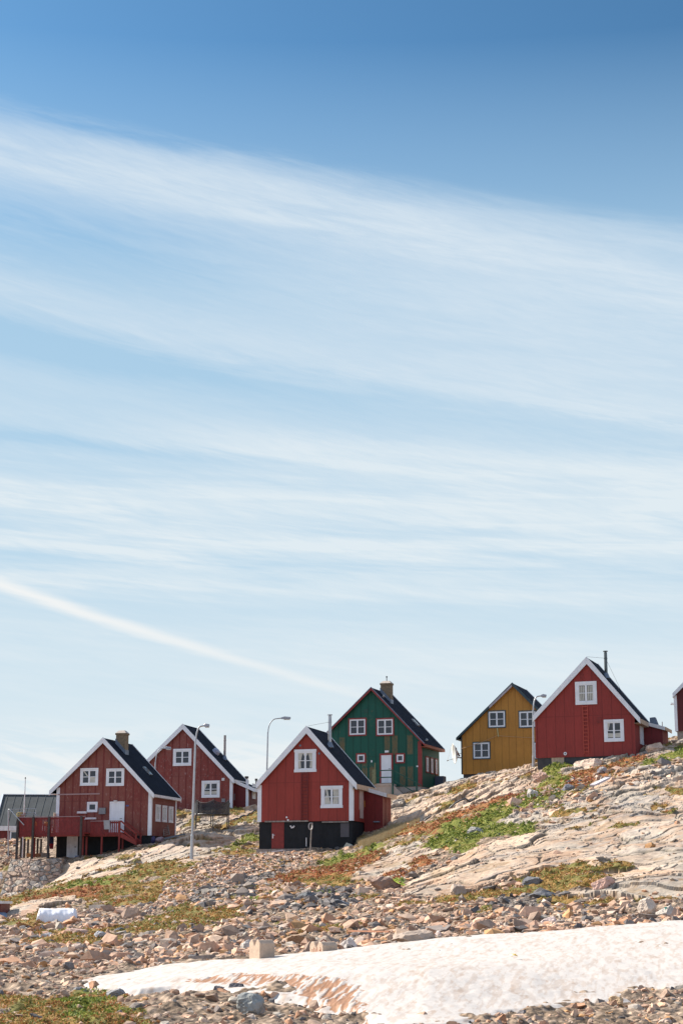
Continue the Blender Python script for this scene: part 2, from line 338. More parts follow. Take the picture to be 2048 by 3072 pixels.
# ------------------------------------------------------------------ object helpers
def tag(o, label=None, cat=None, group=None, kind=None):
    if label: o['label'] = label
    if cat: o['category'] = cat
    if group: o['group'] = group
    if kind: o['kind'] = kind
    return o
def link(o, parent=None):
    sc.collection.objects.link(o)
    if parent is not None: o.parent = parent
    return o
def empty(name, loc, rz=0, parent=None):
    o = bpy.data.objects.new(name, None); o.empty_display_size = .3
    link(o, parent); o.location = loc; o.rotation_euler = (0, 0, rz); return o
class MB:
    def __init__(s): s.v = []; s.f = []; s.mi = []
    def add(s, vs, fs, mi=0):
        b = len(s.v); s.v += [tuple(v) for v in vs]; s.f += [tuple(b+i for i in f) for f in fs]; s.mi += [mi]*len(fs); return s
    def box(s, x0, x1, y0, y1, z0, z1, mi=0):
        x0, x1 = min(x0, x1), max(x0, x1); y0, y1 = min(y0, y1), max(y0, y1); z0, z1 = min(z0, z1), max(z0, z1)
        return s.add([(x, y, z) for x in (x0, x1) for y in (y0, y1) for z in (z0, z1)],
            [(0,1,3,2),(4,6,7,5),(0,4,5,1),(2,3,7,6),(0,2,6,4),(1,5,7,3)], mi)
    def prism(s, pts, lo, hi, fn, mi=0):      # polygon pts (a,b) extruded lo..hi; fn(a,b,c)->xyz
        m = len(pts)
        vs = [fn(a, b, lo) for a, b in pts] + [fn(a, b, hi) for a, b in pts]
        return s.add(vs, [tuple(range(m)), tuple(range(2*m-1, m-1, -1))] + [(i, i+m, (i+1) % m+m, (i+1) % m) for i in range(m)], mi)
    def bar(s, p, q, w=.05, h=None, mi=0):
        h = h or w; p = Vector(p); q = Vector(q); d = (q-p).normalized()
        up = Vector((0, 0, 1)) if abs(d.z) < .95 else Vector((0, 1, 0))
        a = d.cross(up).normalized(); b = a.cross(d)
        vs = [pt + a*sx*w/2 + b*sy*h/2 for pt in (p, q) for sx, sy in ((-1,-1),(1,-1),(1,1),(-1,1))]
        return s.add(vs, [(3,2,1,0),(4,5,6,7),(0,1,5,4),(1,2,6,5),(2,3,7,6),(3,0,4,7)], mi)
    def tube(s, pts, r, seg=8, mi=0):
        pts = [Vector(p) for p in pts]; rr = r if isinstance(r, (list, tuple)) else [r]*len(pts)
        vs = []; prev = None
        for i, p in enumerate(pts):
            d = (pts[min(i+1, len(pts)-1)]-pts[max(i-1, 0)]).normalized()
            if prev is None:
                up = Vector((0, 0, 1)) if abs(d.z) < .9 else Vector((0, 1, 0)); a = d.cross(up).normalized()
            else: a = (prev - d*prev.dot(d)).normalized()
            prev = a; b = d.cross(a)
            vs += [p + (a*math.cos(t)+b*math.sin(t))*rr[i] for t in [2*math.pi*j/seg for j in range(seg)]]
        fs = [(i*seg+j, i*seg+(j+1) % seg, (i+1)*seg+(j+1) % seg, (i+1)*seg+j) for i in range(len(pts)-1) for j in range(seg)]
        fs += [tuple(range(seg-1, -1, -1)), tuple((len(pts)-1)*seg+j for j in range(seg))]
        return s.add(vs, fs, mi)
    def build(s, name, mats, parent=None, bevel=0, smooth=False):
        me = bpy.data.meshes.new(name); me.from_pydata(s.v, [], s.f)
        for m in (mats if isinstance(mats, (list, tuple)) else [mats]): me.materials.append(m)
        me.polygons.foreach_set('material_index', s.mi)
        import bmesh
        bm = bmesh.new(); bm.from_mesh(me); bmesh.ops.recalc_face_normals(bm, faces=bm.faces); bm.to_mesh(me); bm.free()
        if smooth: me.polygons.foreach_set('use_smooth', [True]*len(me.polygons))
        me.update()
        o = link(bpy.data.objects.new(name, me), parent)
        if bevel:
            b = o.modifiers.new('bevel', 'BEVEL'); b.width = bevel; b.segments = 1; b.limit_method = 'ANGLE'
        return o
# ------------------------------------------------------------------ materials
MATS = {}
def mat(name, col, rough=.7, metal=0., spec=.5, var=.12, scale=3., bump=0., bscale=40., streaks=0.):
    if name in MATS: return MATS[name]
    m = bpy.data.materials.new(name); m.use_nodes = True; k = N(m.node_tree); b = k.n['Principled BSDF']
    tc = k.add('ShaderNodeTexCoord')
    n1 = k.noise(tc.outputs['Object'], scale, 5)
    f = k.ss(n1, .3, .7, 1-var, 1+var, 'LINEAR')
    if streaks:
        mp = k.add('ShaderNodeMapping'); k.l.new(tc.outputs['Object'], mp.inputs[0]); mp.inputs['Scale'].default_value = (6, 6, .5)
        n2 = k.noise(mp.outputs[0], 2.0, 5); f = k.m('MULTIPLY', f, k.ss(n2, .3, .7, 1-streaks, 1+streaks*.5, 'LINEAR'))
    g = k.comb(f, f, f); c = k.mix(1.0, col, g, 'MULTIPLY')
    k.l.new(c, b.inputs['Base Color']); b.inputs['Roughness'].default_value = rough; b.inputs['Metallic'].default_value = metal
    b.inputs['Specular IOR Level'].default_value = spec
    if bump:
        bn = k.add('ShaderNodeBump'); bn.inputs['Strength'].default_value = bump; bn.inputs['Distance'].default_value = .02
        k.l.new(k.noise(tc.outputs['Object'], bscale, 3), bn.inputs['Height']); k.l.new(bn.outputs[0], b.inputs['Normal'])
    MATS[name] = m; return m
def cladding(name, col, pitch=.61, gap=.028, wear=0., wearcol=(.25, .17, .1), light=0., lightcol=(.5, .4, .38), patches=0., side_pitch=None, side_gap=None, hseam=None, wearlo=.0, off=0.):
    m = bpy.data.materials.new(name); m.use_nodes = True; k = N(m.node_tree); b = k.n['Principled BSDF']
    tc = k.add('ShaderNodeTexCoord'); X, Y, Z = k.sep(tc.outputs['Object']); nx, ny, nz = k.sep(tc.outputs['Normal'])
    side = k.m('GREATER_THAN', k.m('ABSOLUTE', nx), .6)
    def lines(c, p, g):
        fr = k.m('FRACT', k.m('DIVIDE', k.m('ADD', c, 50.0+off), p)); dd = k.m('MINIMUM', fr, k.m('SUBTRACT', 1, fr))
        return k.ss(k.m('MULTIPLY', dd, p), g*.5, g*1.1, 1, 0)
    lg = lines(X, pitch, gap); ls = lines(Y, side_pitch or pitch, side_gap or gap)
    ln = k.m('ADD', k.m('MULTIPLY', ls, side), k.m('MULTIPLY', lg, k.m('SUBTRACT', 1, side)), clamp=True)
    s_ = k.m('ADD', X, Y)
    mp = k.comb(k.m('MULTIPLY', s_, 1.0), 0.0, k.m('MULTIPLY', Z, .22))
    big = k.noise(k.comb(s_, 3.0, Z), .55, 4)
    grain = k.noise(mp, 9.0, 6, .65)
    fleck = k.noise(k.comb(s_, 7.0, k.m('MULTIPLY', Z, .4)), 9.0, 5, .75)
    cell = k.add('ShaderNodeTexWhiteNoise', noise_dimensions='1D'); k.l.new(k.m('FLOOR', k.m('DIVIDE', k.m('ADD', s_, 50.0+off), pitch)), cell.inputs['W'])
    tone = k.m('MULTIPLY', k.ss(cell.outputs[0], 0, 1, .93, 1.07, 'LINEAR'), k.ss(grain, .3, .7, .88, 1.12, 'LINEAR'))
    tone = k.m('MULTIPLY', tone, k.ss(big, .3, .7, .92, 1.08, 'LINEAR'))
    c = k.mix(1.0, col, k.comb(tone, tone, tone), 'MULTIPLY')
    if wear:
        mk = k.m('MULTIPLY', k.ss(k.m('ADD', k.m('MULTIPLY', fleck, .5), k.m('MULTIPLY', big, .5)), .62-wear*.25, .68-wear*.18), k.m('SUBTRACT', 1, lines(X, pitch, .09)))
        if wearlo: mk = k.m('MULTIPLY', mk, k.ss(Z, wearlo-.3, wearlo+.1, 1, .15))
        c = k.mix(k.m('MULTIPLY', mk, .8), c, wearcol)
    if patches:
        # whole boards bared over a stretch of their height
        c2 = k.add('ShaderNodeTexWhiteNoise', noise_dimensions='2D'); k.l.new(k.comb(k.m('FLOOR', k.m('DIVIDE', k.m('ADD', s_, 50.0+off), pitch)), k.m('FLOOR', k.m('DIVIDE', k.m('ADD', Z, .05), 2.45))), c2.inputs['Vector'])
        zf = k.m('FRACT', k.m('DIVIDE', k.m('ADD', Z, .05), 2.45))
        hgt = k.m('MULTIPLY', k.ss(zf, .02, .06), k.ss(zf, .62, .68, 1, 0))
        mk = k.m('MULTIPLY', k.m('MULTIPLY', k.m('GREATER_THAN', c2.outputs[0], 1-patches), hgt), k.m('SUBTRACT', 1, lines(X, pitch, .11)))
        mk = k.m('MULTIPLY', k.m('MULTIPLY', mk, k.m('LESS_THAN', Z, 4.6)), k.ss(k.m('ADD', k.m('MULTIPLY', fleck, .6), k.m('MULTIPLY', grain, .4)), .38, .56, .15, .9))
        c = k.mix(mk, c, wearcol)
    if light:
        mk = k.m('MULTIPLY', k.ss(k.m('ADD', k.m('MULTIPLY', fleck, .7), k.m('MULTIPLY', grain, .3)), .56, .63), light)
        c = k.mix(mk, c, lightcol)
    dk = k.m('MULTIPLY', ln, .45)
    if hseam:
        hz = k.ss(k.m('ABSOLUTE', k.m('SUBTRACT', Z, hseam)), .012, .03, 1, 0); dk = k.m('MAXIMUM', dk, k.m('MULTIPLY', hz, .4))
    c = k.mix(dk, c, tuple(x*.35 for x in col))
    k.l.new(c, b.inputs['Base Color']); b.inputs['Roughness'].default_value = .62; b.inputs['Specular IOR Level'].default_value = .35
    bn = k.add('ShaderNodeBump'); bn.inputs['Strength'].default_value = .5; bn.inputs['Distance'].default_value = .02
    k.l.new(k.m('SUBTRACT', k.m('MULTIPLY', grain, .3), ln), bn.inputs['Height']); k.l.new(bn.outputs[0], b.inputs['Normal'])
    return m
WHITE = mat('white_paint', (.735, .77, .815), .5, var=.06, scale=2, streaks=.06)  # slight blue of the skylight is mixed into this white
WHITEWORN = mat('worn_white_paint', (.66, .66, .68), .6, var=.12, scale=4, streaks=.15)
FELT = mat('roofing_felt', (.010, .014, .024), .9, var=.35, scale=1.5, bump=.3, spec=.1)
FELTG = mat('grey_roofing_felt', (.065, .072, .075), .85, var=.15, scale=1.2, bump=.3, spec=.2)
TAR = mat('tarred_wall', (.014, .016, .019), .8, var=.3, scale=2, spec=.3, streaks=.2)
GLASS = mat('window_glass', (.030, .033, .036), .08, spec=.6, var=.5, scale=1.2)
CURT = mat('curtain_cloth', (.50, .50, .45), .9, var=.15)
BAREWOOD = mat('bare_wood', (.48, .36, .26), .75, var=.18, scale=5, streaks=.25)
GREYWOOD = mat('weathered_wood', (.26, .23, .21), .85, var=.25, scale=6, streaks=.3)
DARKWOOD = mat('dark_post_wood', (.055, .045, .042), .85, var=.3, scale=5)
REDWOOD = mat('red_painted_wood', (.20, .022, .017), .65, var=.15, scale=5, streaks=.15)
STEEL = mat('galvanised_steel', (.42, .44, .46), .42, .75, var=.12, scale=5)
DKSTEEL = mat('dark_metal', (.06, .06, .065), .5, .3, var=.2)
BRICK = mat('chimney_brick', (.20, .15, .095), .85, var=.35, scale=14, bump=.6)
CONC = mat('concrete', (.42, .36, .31), .85, var=.12, scale=5, bump=.4)
LEAD = mat('lead_flashing', (.15, .19, .25), .5, .2, var=.2)
TRIMRED = mat('red_trim_paint', (.24, .030, .028), .6, var=.12, streaks=.12)
TEAL = mat('dark_teal_trim', (.035, .065, .075), .6, var=.15, streaks=.12)
GREENP = mat('green_painted_wood', (.014, .075, .055), .65, var=.2, scale=4, streaks=.15)
DKGREY = mat('dark_grey_wall', (.045, .046, .052), .8, var=.25, scale=3, bump=.3)
BLUEGREY = mat('blue_grey_plastic', (.20, .21, .22), .5, var=.1)
# ------------------------------------------------------------------ house builder
def name_of(o): return o.name
class House:
    def __init__(s, name, label, px, py, Yd, phi):
        s.O = at(px, py, Yd); s.ph = R(phi); s.a = Vector((math.cos(s.ph), -math.sin(s.ph), 0)); s.d = Vector((math.sin(s.ph), math.cos(s.ph), 0))
        s.root = empty(name, s.O, -s.ph); tag(s.root, label, 'house')
    def g(s, px, py, v=0.):
        d = ray(px, py); t = ((s.O + s.d*v - CAM).dot(s.d))/d.dot(s.d); p = CAM + d*t - s.O
        return p.dot(s.a), p.z
    def sd(s, px, py, u):
        d = ray(px, py); t = ((s.O + s.a*u - CAM).dot(s.a))/d.dot(s.a); p = CAM + d*t - s.O
        return p.dot(s.d), p.z
    def body(s, wl, wr, wallmat, tipl, apex, tipr, L, ov=.22, bw=.30, barge=WHITE, rear_barge=None, roofmat=FELT, fascia=WHITE, corner=None, cw=.22, fdepth=1.5, fmat=TAR, finset=.05, thick=.16, side_corner=True, fz=.28):
        s.uL = s.g(wl, HOR)[0] if False else s.g(wl[0], wl[1])[0]; s.uR = s.g(*wr)[0]; s.L = L; s.ov = ov
        tl = s.g(*tipl, -ov); ap = s.g(*apex, -ov); tr = s.g(*tipr, -ov)
        s.tl, s.ap, s.tr, s.thick = tl, ap, tr, thick
        if isinstance(L, tuple): L = s.sd(L[0], L[1], tr[0] if len(L) == 2 else ap[0])[0] - ov; s.L = L
        print(name_of(s.root), 'L', round(L, 2), 'W', round(s.uR-s.uL, 2), 'ridge', round(ap[1], 2), 'eaves', round(tl[1], 2), round(tr[1], 2))
        def line(u):
            if u <= ap[0]: return tl[1] + (u-tl[0])*(ap[1]-tl[1])/(ap[0]-tl[0])
            return tr[1] + (u-tr[0])*(ap[1]-tr[1])/(ap[0]-tr[0])
        s.line = line
        t = thick
        XZ = lambda a, b, c: (a, c, b)
        w_ = MB(); w_.prism([(s.uL, 0), (s.uR, 0), (s.uR, line(s.uR)-t), (ap[0], ap[1]-t), (s.uL, line(s.uL)-t)], 0, L, XZ)
        s.wall = w_.build('wall', wallmat, s.root)
        r_ = MB(); r_.prism([tl, ap, tr, (tr[0], tr[1]-t+.01), (ap[0], ap[1]-t+.01), (tl[0], tl[1]-t+.01)], -ov, L+ov, XZ)
        s.roof = r_.build('roof', roofmat, s.root)
        for y0, y1 in ((-ov-.045, -ov-.004), (L+ov+.004, L+ov+.045)):
            bm_ = barge if y0 < 0 else (rear_barge or barge)
            b1 = MB(); b1.prism([(tl[0]-.02, tl[1]+.03), (ap[0], ap[1]+.05), (ap[0], ap[1]-bw*1.12), (tl[0]-.02, tl[1]-bw*.95)], y0, y1, XZ); b1.build('barge_board', bm_, s.root)
            b2 = MB(); b2.prism([(ap[0]+.002, ap[1]+.05), (tr[0]+.02, tr[1]+.03), (tr[0]+.02, tr[1]-bw*.95), (ap[0]+.002, ap[1]-bw*1.12)], y0, y1, XZ); b2.build('barge_board', bm_, s.root)
        f_ = MB(); f_.box(tr[0]+.003, tr[0]+.035, -ov, L+ov, tr[1]-fz, tr[1]-.02); f_.build('fascia', fascia, s.root)
        f_ = MB(); f_.box(tl[0]-.035, tl[0]-.003, -ov, L+ov, tl[1]-fz, tl[1]-.02); f_.build('fascia', fascia, s.root)
        for a_, c_, zz in ((s.uR+.003, tr[0], tr[1]), (tl[0], s.uL-.003, tl[1])):
            so_ = MB(); so_.box(a_, c_, -ov+.01, L+ov-.01, zz-fz, zz-fz+.02); so_.build('soffit', fascia, s.root)
        if corner:
            for uu, sg in ((s.uL, -1), (s.uR, 1)):
                c_ = MB(); x0 = uu+.03 if sg > 0 else uu-.03; x1 = uu-cw*sg
                c_.box(x0, x1, -.03, -.002, .0, line(uu)-t-.02 if abs(uu) else 1)
                c_.box(x0, uu+.002*sg, -.001, cw*.7, 0, min(line(uu)-t-.02, (tr if sg > 0 else tl)[1]-fz-.01))
                c_.build('corner_board', corner, s.root)
            if side_corner:
                c_ = MB(); c_.box(s.uR+.003, s.uR+.03, L-cw*.8, L, 0, tr[1]-fz-.01); c_.build('corner_board', corner, s.root)
        fo = MB(); fo.box(s.uL+finset, s.uR-finset, finset, L-finset, -fdepth, -.003); s.found = fo.build('foundation', fmat, s.root)
        HMASK.append((s.O.x, s.O.y, s.ph, s.uL+.4, s.uR-.4, .4, L-.4))
    def rear(s): pass
    def fmap(s, face):
        if face == 'g': return lambda a, z, o: (a, -o, z)
        if isinstance(face, tuple) and face[0] == 'gv': return lambda a, z, o: (a, face[1]-o, z)
        if isinstance(face, tuple): return lambda a, z, o: (face[1]+o, a, z)
        return lambda a, z, o: (s.uR+o, a, z)
    def rect(s, x0, y0, x1, y1, face='g'):
        if face == 'g': a = s.g(x0, y0); b = s.g(x1, y1)
        elif isinstance(face, tuple) and face[0] == 'gv': a = s.g(x0, y0, face[1]); b = s.g(x1, y1, face[1])
        elif isinstance(face, tuple): a = s.sd(x0, y0, face[1]); b = s.sd(x1, y1, face[1])
        else: a = s.sd(x0, y0, s.uR); b = s.sd(x1, y1, s.uR)
        return min(a[0], b[0]), max(a[0], b[0]), min(a[1], b[1]), max(a[1], b[1])
    def fb(s, mb, F_, s0, s1, z0, z1, o0, o1, mi=0):
        p = F_(s0, z0, o0); q = F_(s1, z1, o1); mb.box(p[0], q[0], p[1], q[1], p[2], q[2], mi)
    def window(s, px0, py0, px1, py1, face='g', casing=WHITE, cw=.13, sash=.075, mull=.12, munt=.045, nx=2, ny=2, curtain=None, ears=False, label=None, sashmat=WHITE):
        s0, s1, z0, z1 = s.rect(px0, py0, px1, py1, face); F_ = s.fmap(face)
        m_ = MB(); fb = s.fb
        e = .035 if ears else 0
        fb(m_, F_, s0-e, s1+e, z1-cw, z1, .002, .065); fb(m_, F_, s0-e, s1+e, z0, z0+cw, .002, .070)
        fb(m_, F_, s0, s0+cw, z0+cw, z1-cw, .002, .055); fb(m_, F_, s1-cw, s1, z0+cw, z1-cw, .002, .055)
        i0, i1, j0, j1 = s0+cw, s1-cw, z0+cw, z1-cw
        fb(m_, F_, i0, i1, j1-sash, j1, .004, .042, 1); fb(m_, F_, i0, i1, j0, j0+sash, .004, .042, 1)
        fb(m_, F_, i0, i0+sash, j0+sash, j1-sash, .004, .042, 1); fb(m_, F_, i1-sash, i1, j0+sash, j1-sash, .004, .042, 1)
        a0, a1, b0, b1 = i0+sash, i1-sash, j0+sash, j1-sash
        for i in range(1, nx):
            c = a0+(a1-a0)*i/nx; fb(m_, F_, c-mull/2, c+mull/2, b0, b1, .005, .045, 1)
        edges = [a0] + [x for i in range(1, nx) for x in (a0+(a1-a0)*i/nx-mull/2, a0+(a1-a0)*i/nx+mull/2)] + [a1]
        for j in range(1, ny):
            c = b0+(b1-b0)*j/ny
            for i in range(nx): fb(m_, F_, edges[2*i], edges[2*i+1], c-munt/2, c+munt/2, .006, .038, 1)
        wo = m_.build('window', [casing, sashmat], s.root)
        if label: wo['label'] = label
        p_ = MB(); fb(p_, F_, a0, a1, b0, b1, .003, .010); p_.build('pane', GLASS, wo)
        if curtain:
            c_ = MB()
            W = a1-a0; H = b1-b0; pts = []
            if curtain == 'drape':
                for sg, e0 in ((1, a0), (-1, a1)):
                    pts = [(e0, b1), (e0+sg*W*.30, b1), (e0+sg*W*.16, b0+H*.42), (e0+sg*W*.20, b0+.04), (e0, b0+.02)]
                    c_.prism(pts, .011, .016, F_)
                c_.prism([(a0+W*.3, b1), (a1-W*.3, b1), (a1-W*.38, b1-H*.16), (a0+W*.38, b1-H*.16)], .011, .016, F_)
            elif curtain == 'full':
                nseg = 8
                for i in range(nseg):
                    x0 = a0+W*i/nseg+.01; fb(c_, F_, x0, x0+W/nseg*.72, b0+.02, b1-.03, .011, .018)
            elif curtain == 'swag':
                c_.prism([(a0, b0), (a0+W*.44, b0), (a0+W*.30, b0+H*.5), (a0+W*.20, b1), (a0+W*.06, b1), (a0+W*.12, b0+H*.65), (a0, b0+H*.45)], .011, .016, F_)
                c_.prism([(a1-W*.44, b0), (a1-W*.05, b0), (a1-W*.02, b1), (a1-W*.42, b1), (a1-W*.36, b0+H*.5)], .011, .016, F_)
            elif curtain == 'cafe':
                c_.prism([(a0, b0+H*.05), (a1, b0+H*.05), (a1, b0+H*.34), (a0+W*.5, b0+H*.30), (a0, b0+H*.34)], .011, .016, F_)
                c_.prism([(a0, b1), (a0+W*.2, b1), (a0+.05, b0+H*.5), (a0, b0+H*.5)], .011, .016, F_)
            elif curtain == 'board':
                c_.prism([(a0+W*.5+mull/2, b0), (a1, b0), (a1, b0+H*.48), (a0+W*.5+mull/2, b0+H*.48)], .011, .016, F_)
                c_.prism([(a0, b1), (a0+W*.10, b1), (a0+W*.4, b0+H*.6), (a0+W*.32, b0+H*.55)], .011, .016, F_)
            c_.build('curtain', CURT, wo)
        return wo
    def door(s, px0, py0, px1, py1, face='g', frame=WHITE, leaf=WHITE, fw=.09, handle='r'):
        s0, s1, z0, z1 = s.rect(px0, py0, px1, py1, face); F_ = s.fmap(face); m_ = MB()
        s.fb(m_, F_, s0+fw, s1-fw, z0+.02, z1-fw, .002, .035, 1)
        s.fb(m_, F_, s0, s0+fw, z0, z1-fw, .002, .06); s.fb(m_, F_, s1-fw, s1, z0, z1-fw, .002, .06); s.fb(m_, F_, s0, s1, z1-fw, z1, .002, .062)
        o = m_.build('door', [frame, leaf], s.root)
        h = MB(); hx = s1-fw-.1 if handle == 'r' else s0+fw+.1
        h.bar(F_(hx, z0+(z1-z0)*.48, .05), F_(hx+(-.13 if handle == 'r' else .13), z0+(z1-z0)*.48, .07), .03)
        h.bar(F_(hx, z0+(z1-z0)*.48, .034), F_(hx, z0+(z1-z0)*.48, .06), .04)
        h.build('handle', DKSTEEL, o); return o
    def panel(s, name, px0, py0, px1, py1, m_, face='g', o0=.002, o1=.04, z=None, parent=None):
        s0, s1, z0, z1 = s.rect(px0, py0, px1, py1, face); b = MB(); s.fb(b, s.fmap(face), s0, s1, z0, z1, o0, o1); return b.build(name, m_, parent or s.root)
    def ladder(s, px0, px1, py0, py1, rungs, m_):
        s0, s1, z0, z1 = s.rect(px0, py0, px1, py1); b = MB()
        b.box(s0, s0+.06, -.10, -.06, z0, z1); b.box(s1-.06, s1, -.10, -.06, z0, z1)
        for i in range(rungs):
            z = z0+(z1-z0)*(i+.6)/rungs; b.box(s0+.05, s1-.05, -.095, -.065, z-.035, z+.035)
        for z in (z0+.3, (z0+z1)/2, z1-.3):
            b.box(s0+.005, s0+.045, -.06, -.001, z-.02, z+.02); b.box(s1-.045, s1-.005, -.06, -.001, z-.02, z+.02)
        return b.build('ladder', m_, s.root)
    def roof_pt(s, px, py):       # point of the right slope seen at a pixel (local)
        u0, z0 = s.ap; u1, z1 = s.tr
        nrm = Vector((z0-z1, 0, u1-u0)).normalized()
        d = ray(px, py); dl = Vector((d.dot(s.a), d.dot(s.d), d.z)); c = CAM - s.O; cl_ = Vector((c.dot(s.a), c.dot(s.d), c.z))
        p0 = Vector((u0, 0, z0)); t = (p0-cl_).dot(nrm)/dl.dot(nrm); return cl_+dl*t, nrm
    def pipe(s, px, pyb, pyt, r=.09, cap=True, guy=False, m_=STEEL):
        p, nrm = s.roof_pt(px, pyb)
        v_, _ = s.sd(px, pyb, p.x); top = s.g(px, pyt, p.y)[1]
        b = MB(); b.tube([(p.x, p.y, p.z-.1), (p.x, p.y, top)], r, 12)
        if cap: b.tube([(p.x, p.y, top+.05), (p.x, p.y, top+.10)], r*1.5, 12); b.tube([(p.x, p.y, top), (p.x, p.y, top+.05)], r*.6, 8)
        b.tube([(p.x, p.y, top-.45), (p.x, p.y, top-.38)], r*1.12, 12)
        o = b.build('stove_pipe', m_, s.roof)
        f_ = MB(); f_.tube([(p.x, p.y, p.z-.06), (p.x, p.y, p.z+.30)], [r*2.4, r*1.15], 12)
        f_.build('flashing', LEAD, s.roof)
        if guy:
            g_ = MB(); g_.tube([(p.x, p.y, top-.4), (s.ap[0], p.y-1.3, s.ap[1]+.05)], .008, 4); g_.tube([(p.x, p.y, top-.4), (p.x+1.0, p.y+.6, s.line(p.x+1.0)+.02)], .008, 4); g_.build('guy_wire', DKSTEEL, s.roof)
        return p
    def chimney(s, px0, px1, pyt, v0, v1, pipe_top=None, pyc=None):
        vm = v0; x0, zt = s.g(px0, pyt, v0); x1, _ = s.g(px1, pyt, v0)
        zb = s.line(x1)-.4; zb = min(zb, s.line(x0)-.4)
        b = MB(); h = .18
        b.box(x0+.05, x1-.05, v0+.05, v1-.05, zb, zt-.32)
        b.box(x0, x1, v0, v1, zt-.32, zt-.2); o = b.build('chimney', BRICK, s.roof)
        c = MB(); xs = (x0+.0, x1-.0); ys = (v0, v1)
        vs = [(x0, v0, zt-.199), (x1, v0, zt-.199), (x1, v1, zt-.199), (x0, v1, zt-.199), (x0+.2, v0+.2, zt), (x1-.2, v0+.2, zt), (x1-.2, v1-.2, zt), (x0+.2, v1-.2, zt)]
        c.add(vs, [(0,1,2,3),(4,5,6,7),(0,1,5,4),(1,2,6,5),(2,3,7,6),(3,0,4,7)]); c.build('chimney_cap', CONC, s.roof)
        f_ = MB(); 
        fo = .04
        f_.prism([(x0+.01, s.line(x0+.01)-.1), (x0+.01, s.line(x0)+.34), (x1-.01, s.line(x1)+.30), (x1-.01, s.line(x1)-.1)], v0+.01, v0+.048, lambda a, b_, c_: (a, c_, b_))
        f_.box(x1-.048, x1-.012, v0+.05, v1-.05, s.line(x1)-.1, s.line(x1)+.34); f_.build('flashing', LEAD, s.roof)
        if pipe_top:
            xm = (x0+x1)/2; zz = s.g((px0+px1)/2, pipe_top, v0)[1]; p_ = MB(); p_.tube([(xm, (v0+v1)/2, zt-.05), (xm, (v0+v1)/2, zz-.1)], .035, 8); p_.tube([(xm, (v0+v1)/2, zz-.1), (xm, (v0+v1)/2, zz)], .07, 8); p_.build('chimney_pipe', DKSTEEL, s.roof)
    def skylight(s, px0, py0, px1, py1):
        p, nrm = s.roof_pt(px0, py0); q, _ = s.roof_pt(px1, py1)
        du = (Vector((s.tr[0]-s.ap[0], 0, s.tr[1]-s.ap[1]))).normalized(); Ln = (q-p).dot(du); b = MB()
        vs = []
        for h in (0, .09):
            for a_, c_ in ((0, 0), (Ln, 0), (Ln, .5), (0, .5)): vs.append(p + du*a_ + Vector((0, c_, 0)) + nrm*h)
        b.add(vs, [(3,2,1,0),(4,5,6,7),(0,1,5,4),(1,2,6,5),(2,3,7,6),(3,0,4,7)]); o = b.build('skylight', STEEL, s.roof)
        g_ = MB(); vs = []
        for h in (.092, .097):
            for a_, c_ in ((.06, .06), (Ln-.06, .06), (Ln-.06, .44), (.06, .44)): vs.append(p + du*a_ + Vector((0, c_, 0)) + nrm*h)
        g_.add(vs, [(3,2,1,0),(4,5,6,7),(0,1,5,4),(1,2,6,5),(2,3,7,6),(3,0,4,7)]); g_.build('skylight_glass', GLASS, s.roof)
# ------------------------------------------------------------------ the houses
RED = cladding('red_cladding', (.265, .038, .028), pitch=.60, gap=.03, hseam=2.55)
REDR = cladding('red_cladding_upper_house', (.25, .034, .028), pitch=.64, gap=.03, hseam=2.72)
REDOLD = cladding('worn_red_cladding', (.19, .037, .030), pitch=.58, gap=.05, wear=.9, wearcol=(.21, .075, .055), light=.6, lightcol=(.42, .30, .27), side_pitch=.19, side_gap=.05, hseam=2.45)
REDOLD2 = cladding('faded_red_cladding', (.20, .038, .031), pitch=.62, gap=.05, wear=.7, wearcol=(.22, .075, .06), light=.7, lightcol=(.50, .40, .40), hseam=2.7)
GREEN = cladding('green_cladding', (.008, .085, .060), pitch=.63, gap=.06, wear=.2, wearcol=(.15, .105, .05), patches=.45, side_pitch=.19, side_gap=.05, hseam=2.42)
OCHRE = cladding('ochre_cladding', (.41, .195, .036), pitch=.60, gap=.03)
REDBARN = cladding('barn_red_cladding', (.15, .022, .02), pitch=.4, gap=.05)

# --- centre house: red on a black basement
C = House('wooden_house', 'bright red gabled house on tall black basement with narrow red basement door', 916, 2464, 116, 17.5)
C.body((773.5, 2461), (1058, 2466), RED, (769.5, 2349), (919, 2179), (1069, 2351), (1125, 2362), ov=.18, bw=.42, corner=WHITE, cw=.25, fdepth=3.4, fascia=BAREWOOD, fmat=TAR, finset=.08, fz=.33)
C.window(884.5, 2249, 948, 2315.5, cw=.175, ears=True, curtain='drape')
C.window(963.5, 2358, 1027, 2423.5, cw=.175, ears=True, curtain='swag')
C.ladder(904, 925, 2318, 2461, 14, mat('dark_red_ladder', (.15, .016, .013), .65, var=.1))
for x, y in ((900.5, 2236.5), (957.5, 2260.5)):
    u_, z_ = C.g(x, y); b = MB(); b.tube([(u_, -.002, z_), (u_, -.03, z_)], .075, 10); b.tube([(u_, -.031, z_), (u_, -.04, z_)], .05, 10); b.build('vent', LEAD, C.root)
pp = C.pipe(989, 2240, 2148, r=.12, guy=True)
b = MB()                                        # pale patch of flashing beside the pipe
fv = .08
d0 = C.panel('door', 815.5, 2467.5, 852, 2546, REDWOOD, ('gv', fv), .002, .04)
hb = MB(); u_, z_ = C.g(819.5, 2508, fv); hb.box(u_-.04, u_+.03, fv-.075, fv-.042, z_-.16, z_+.14); hb.bar((u_, fv-.09, z_+.05), (u_+.14, fv-.09, z_+.05), .03); hb.build('handle', WHITEWORN, d0)
C.panel('hatch', 1021.5, 2470, 1047, 2511, mat('grey_hatch', (.075, .07, .08), .6), ('gv', fv), .002, .03)
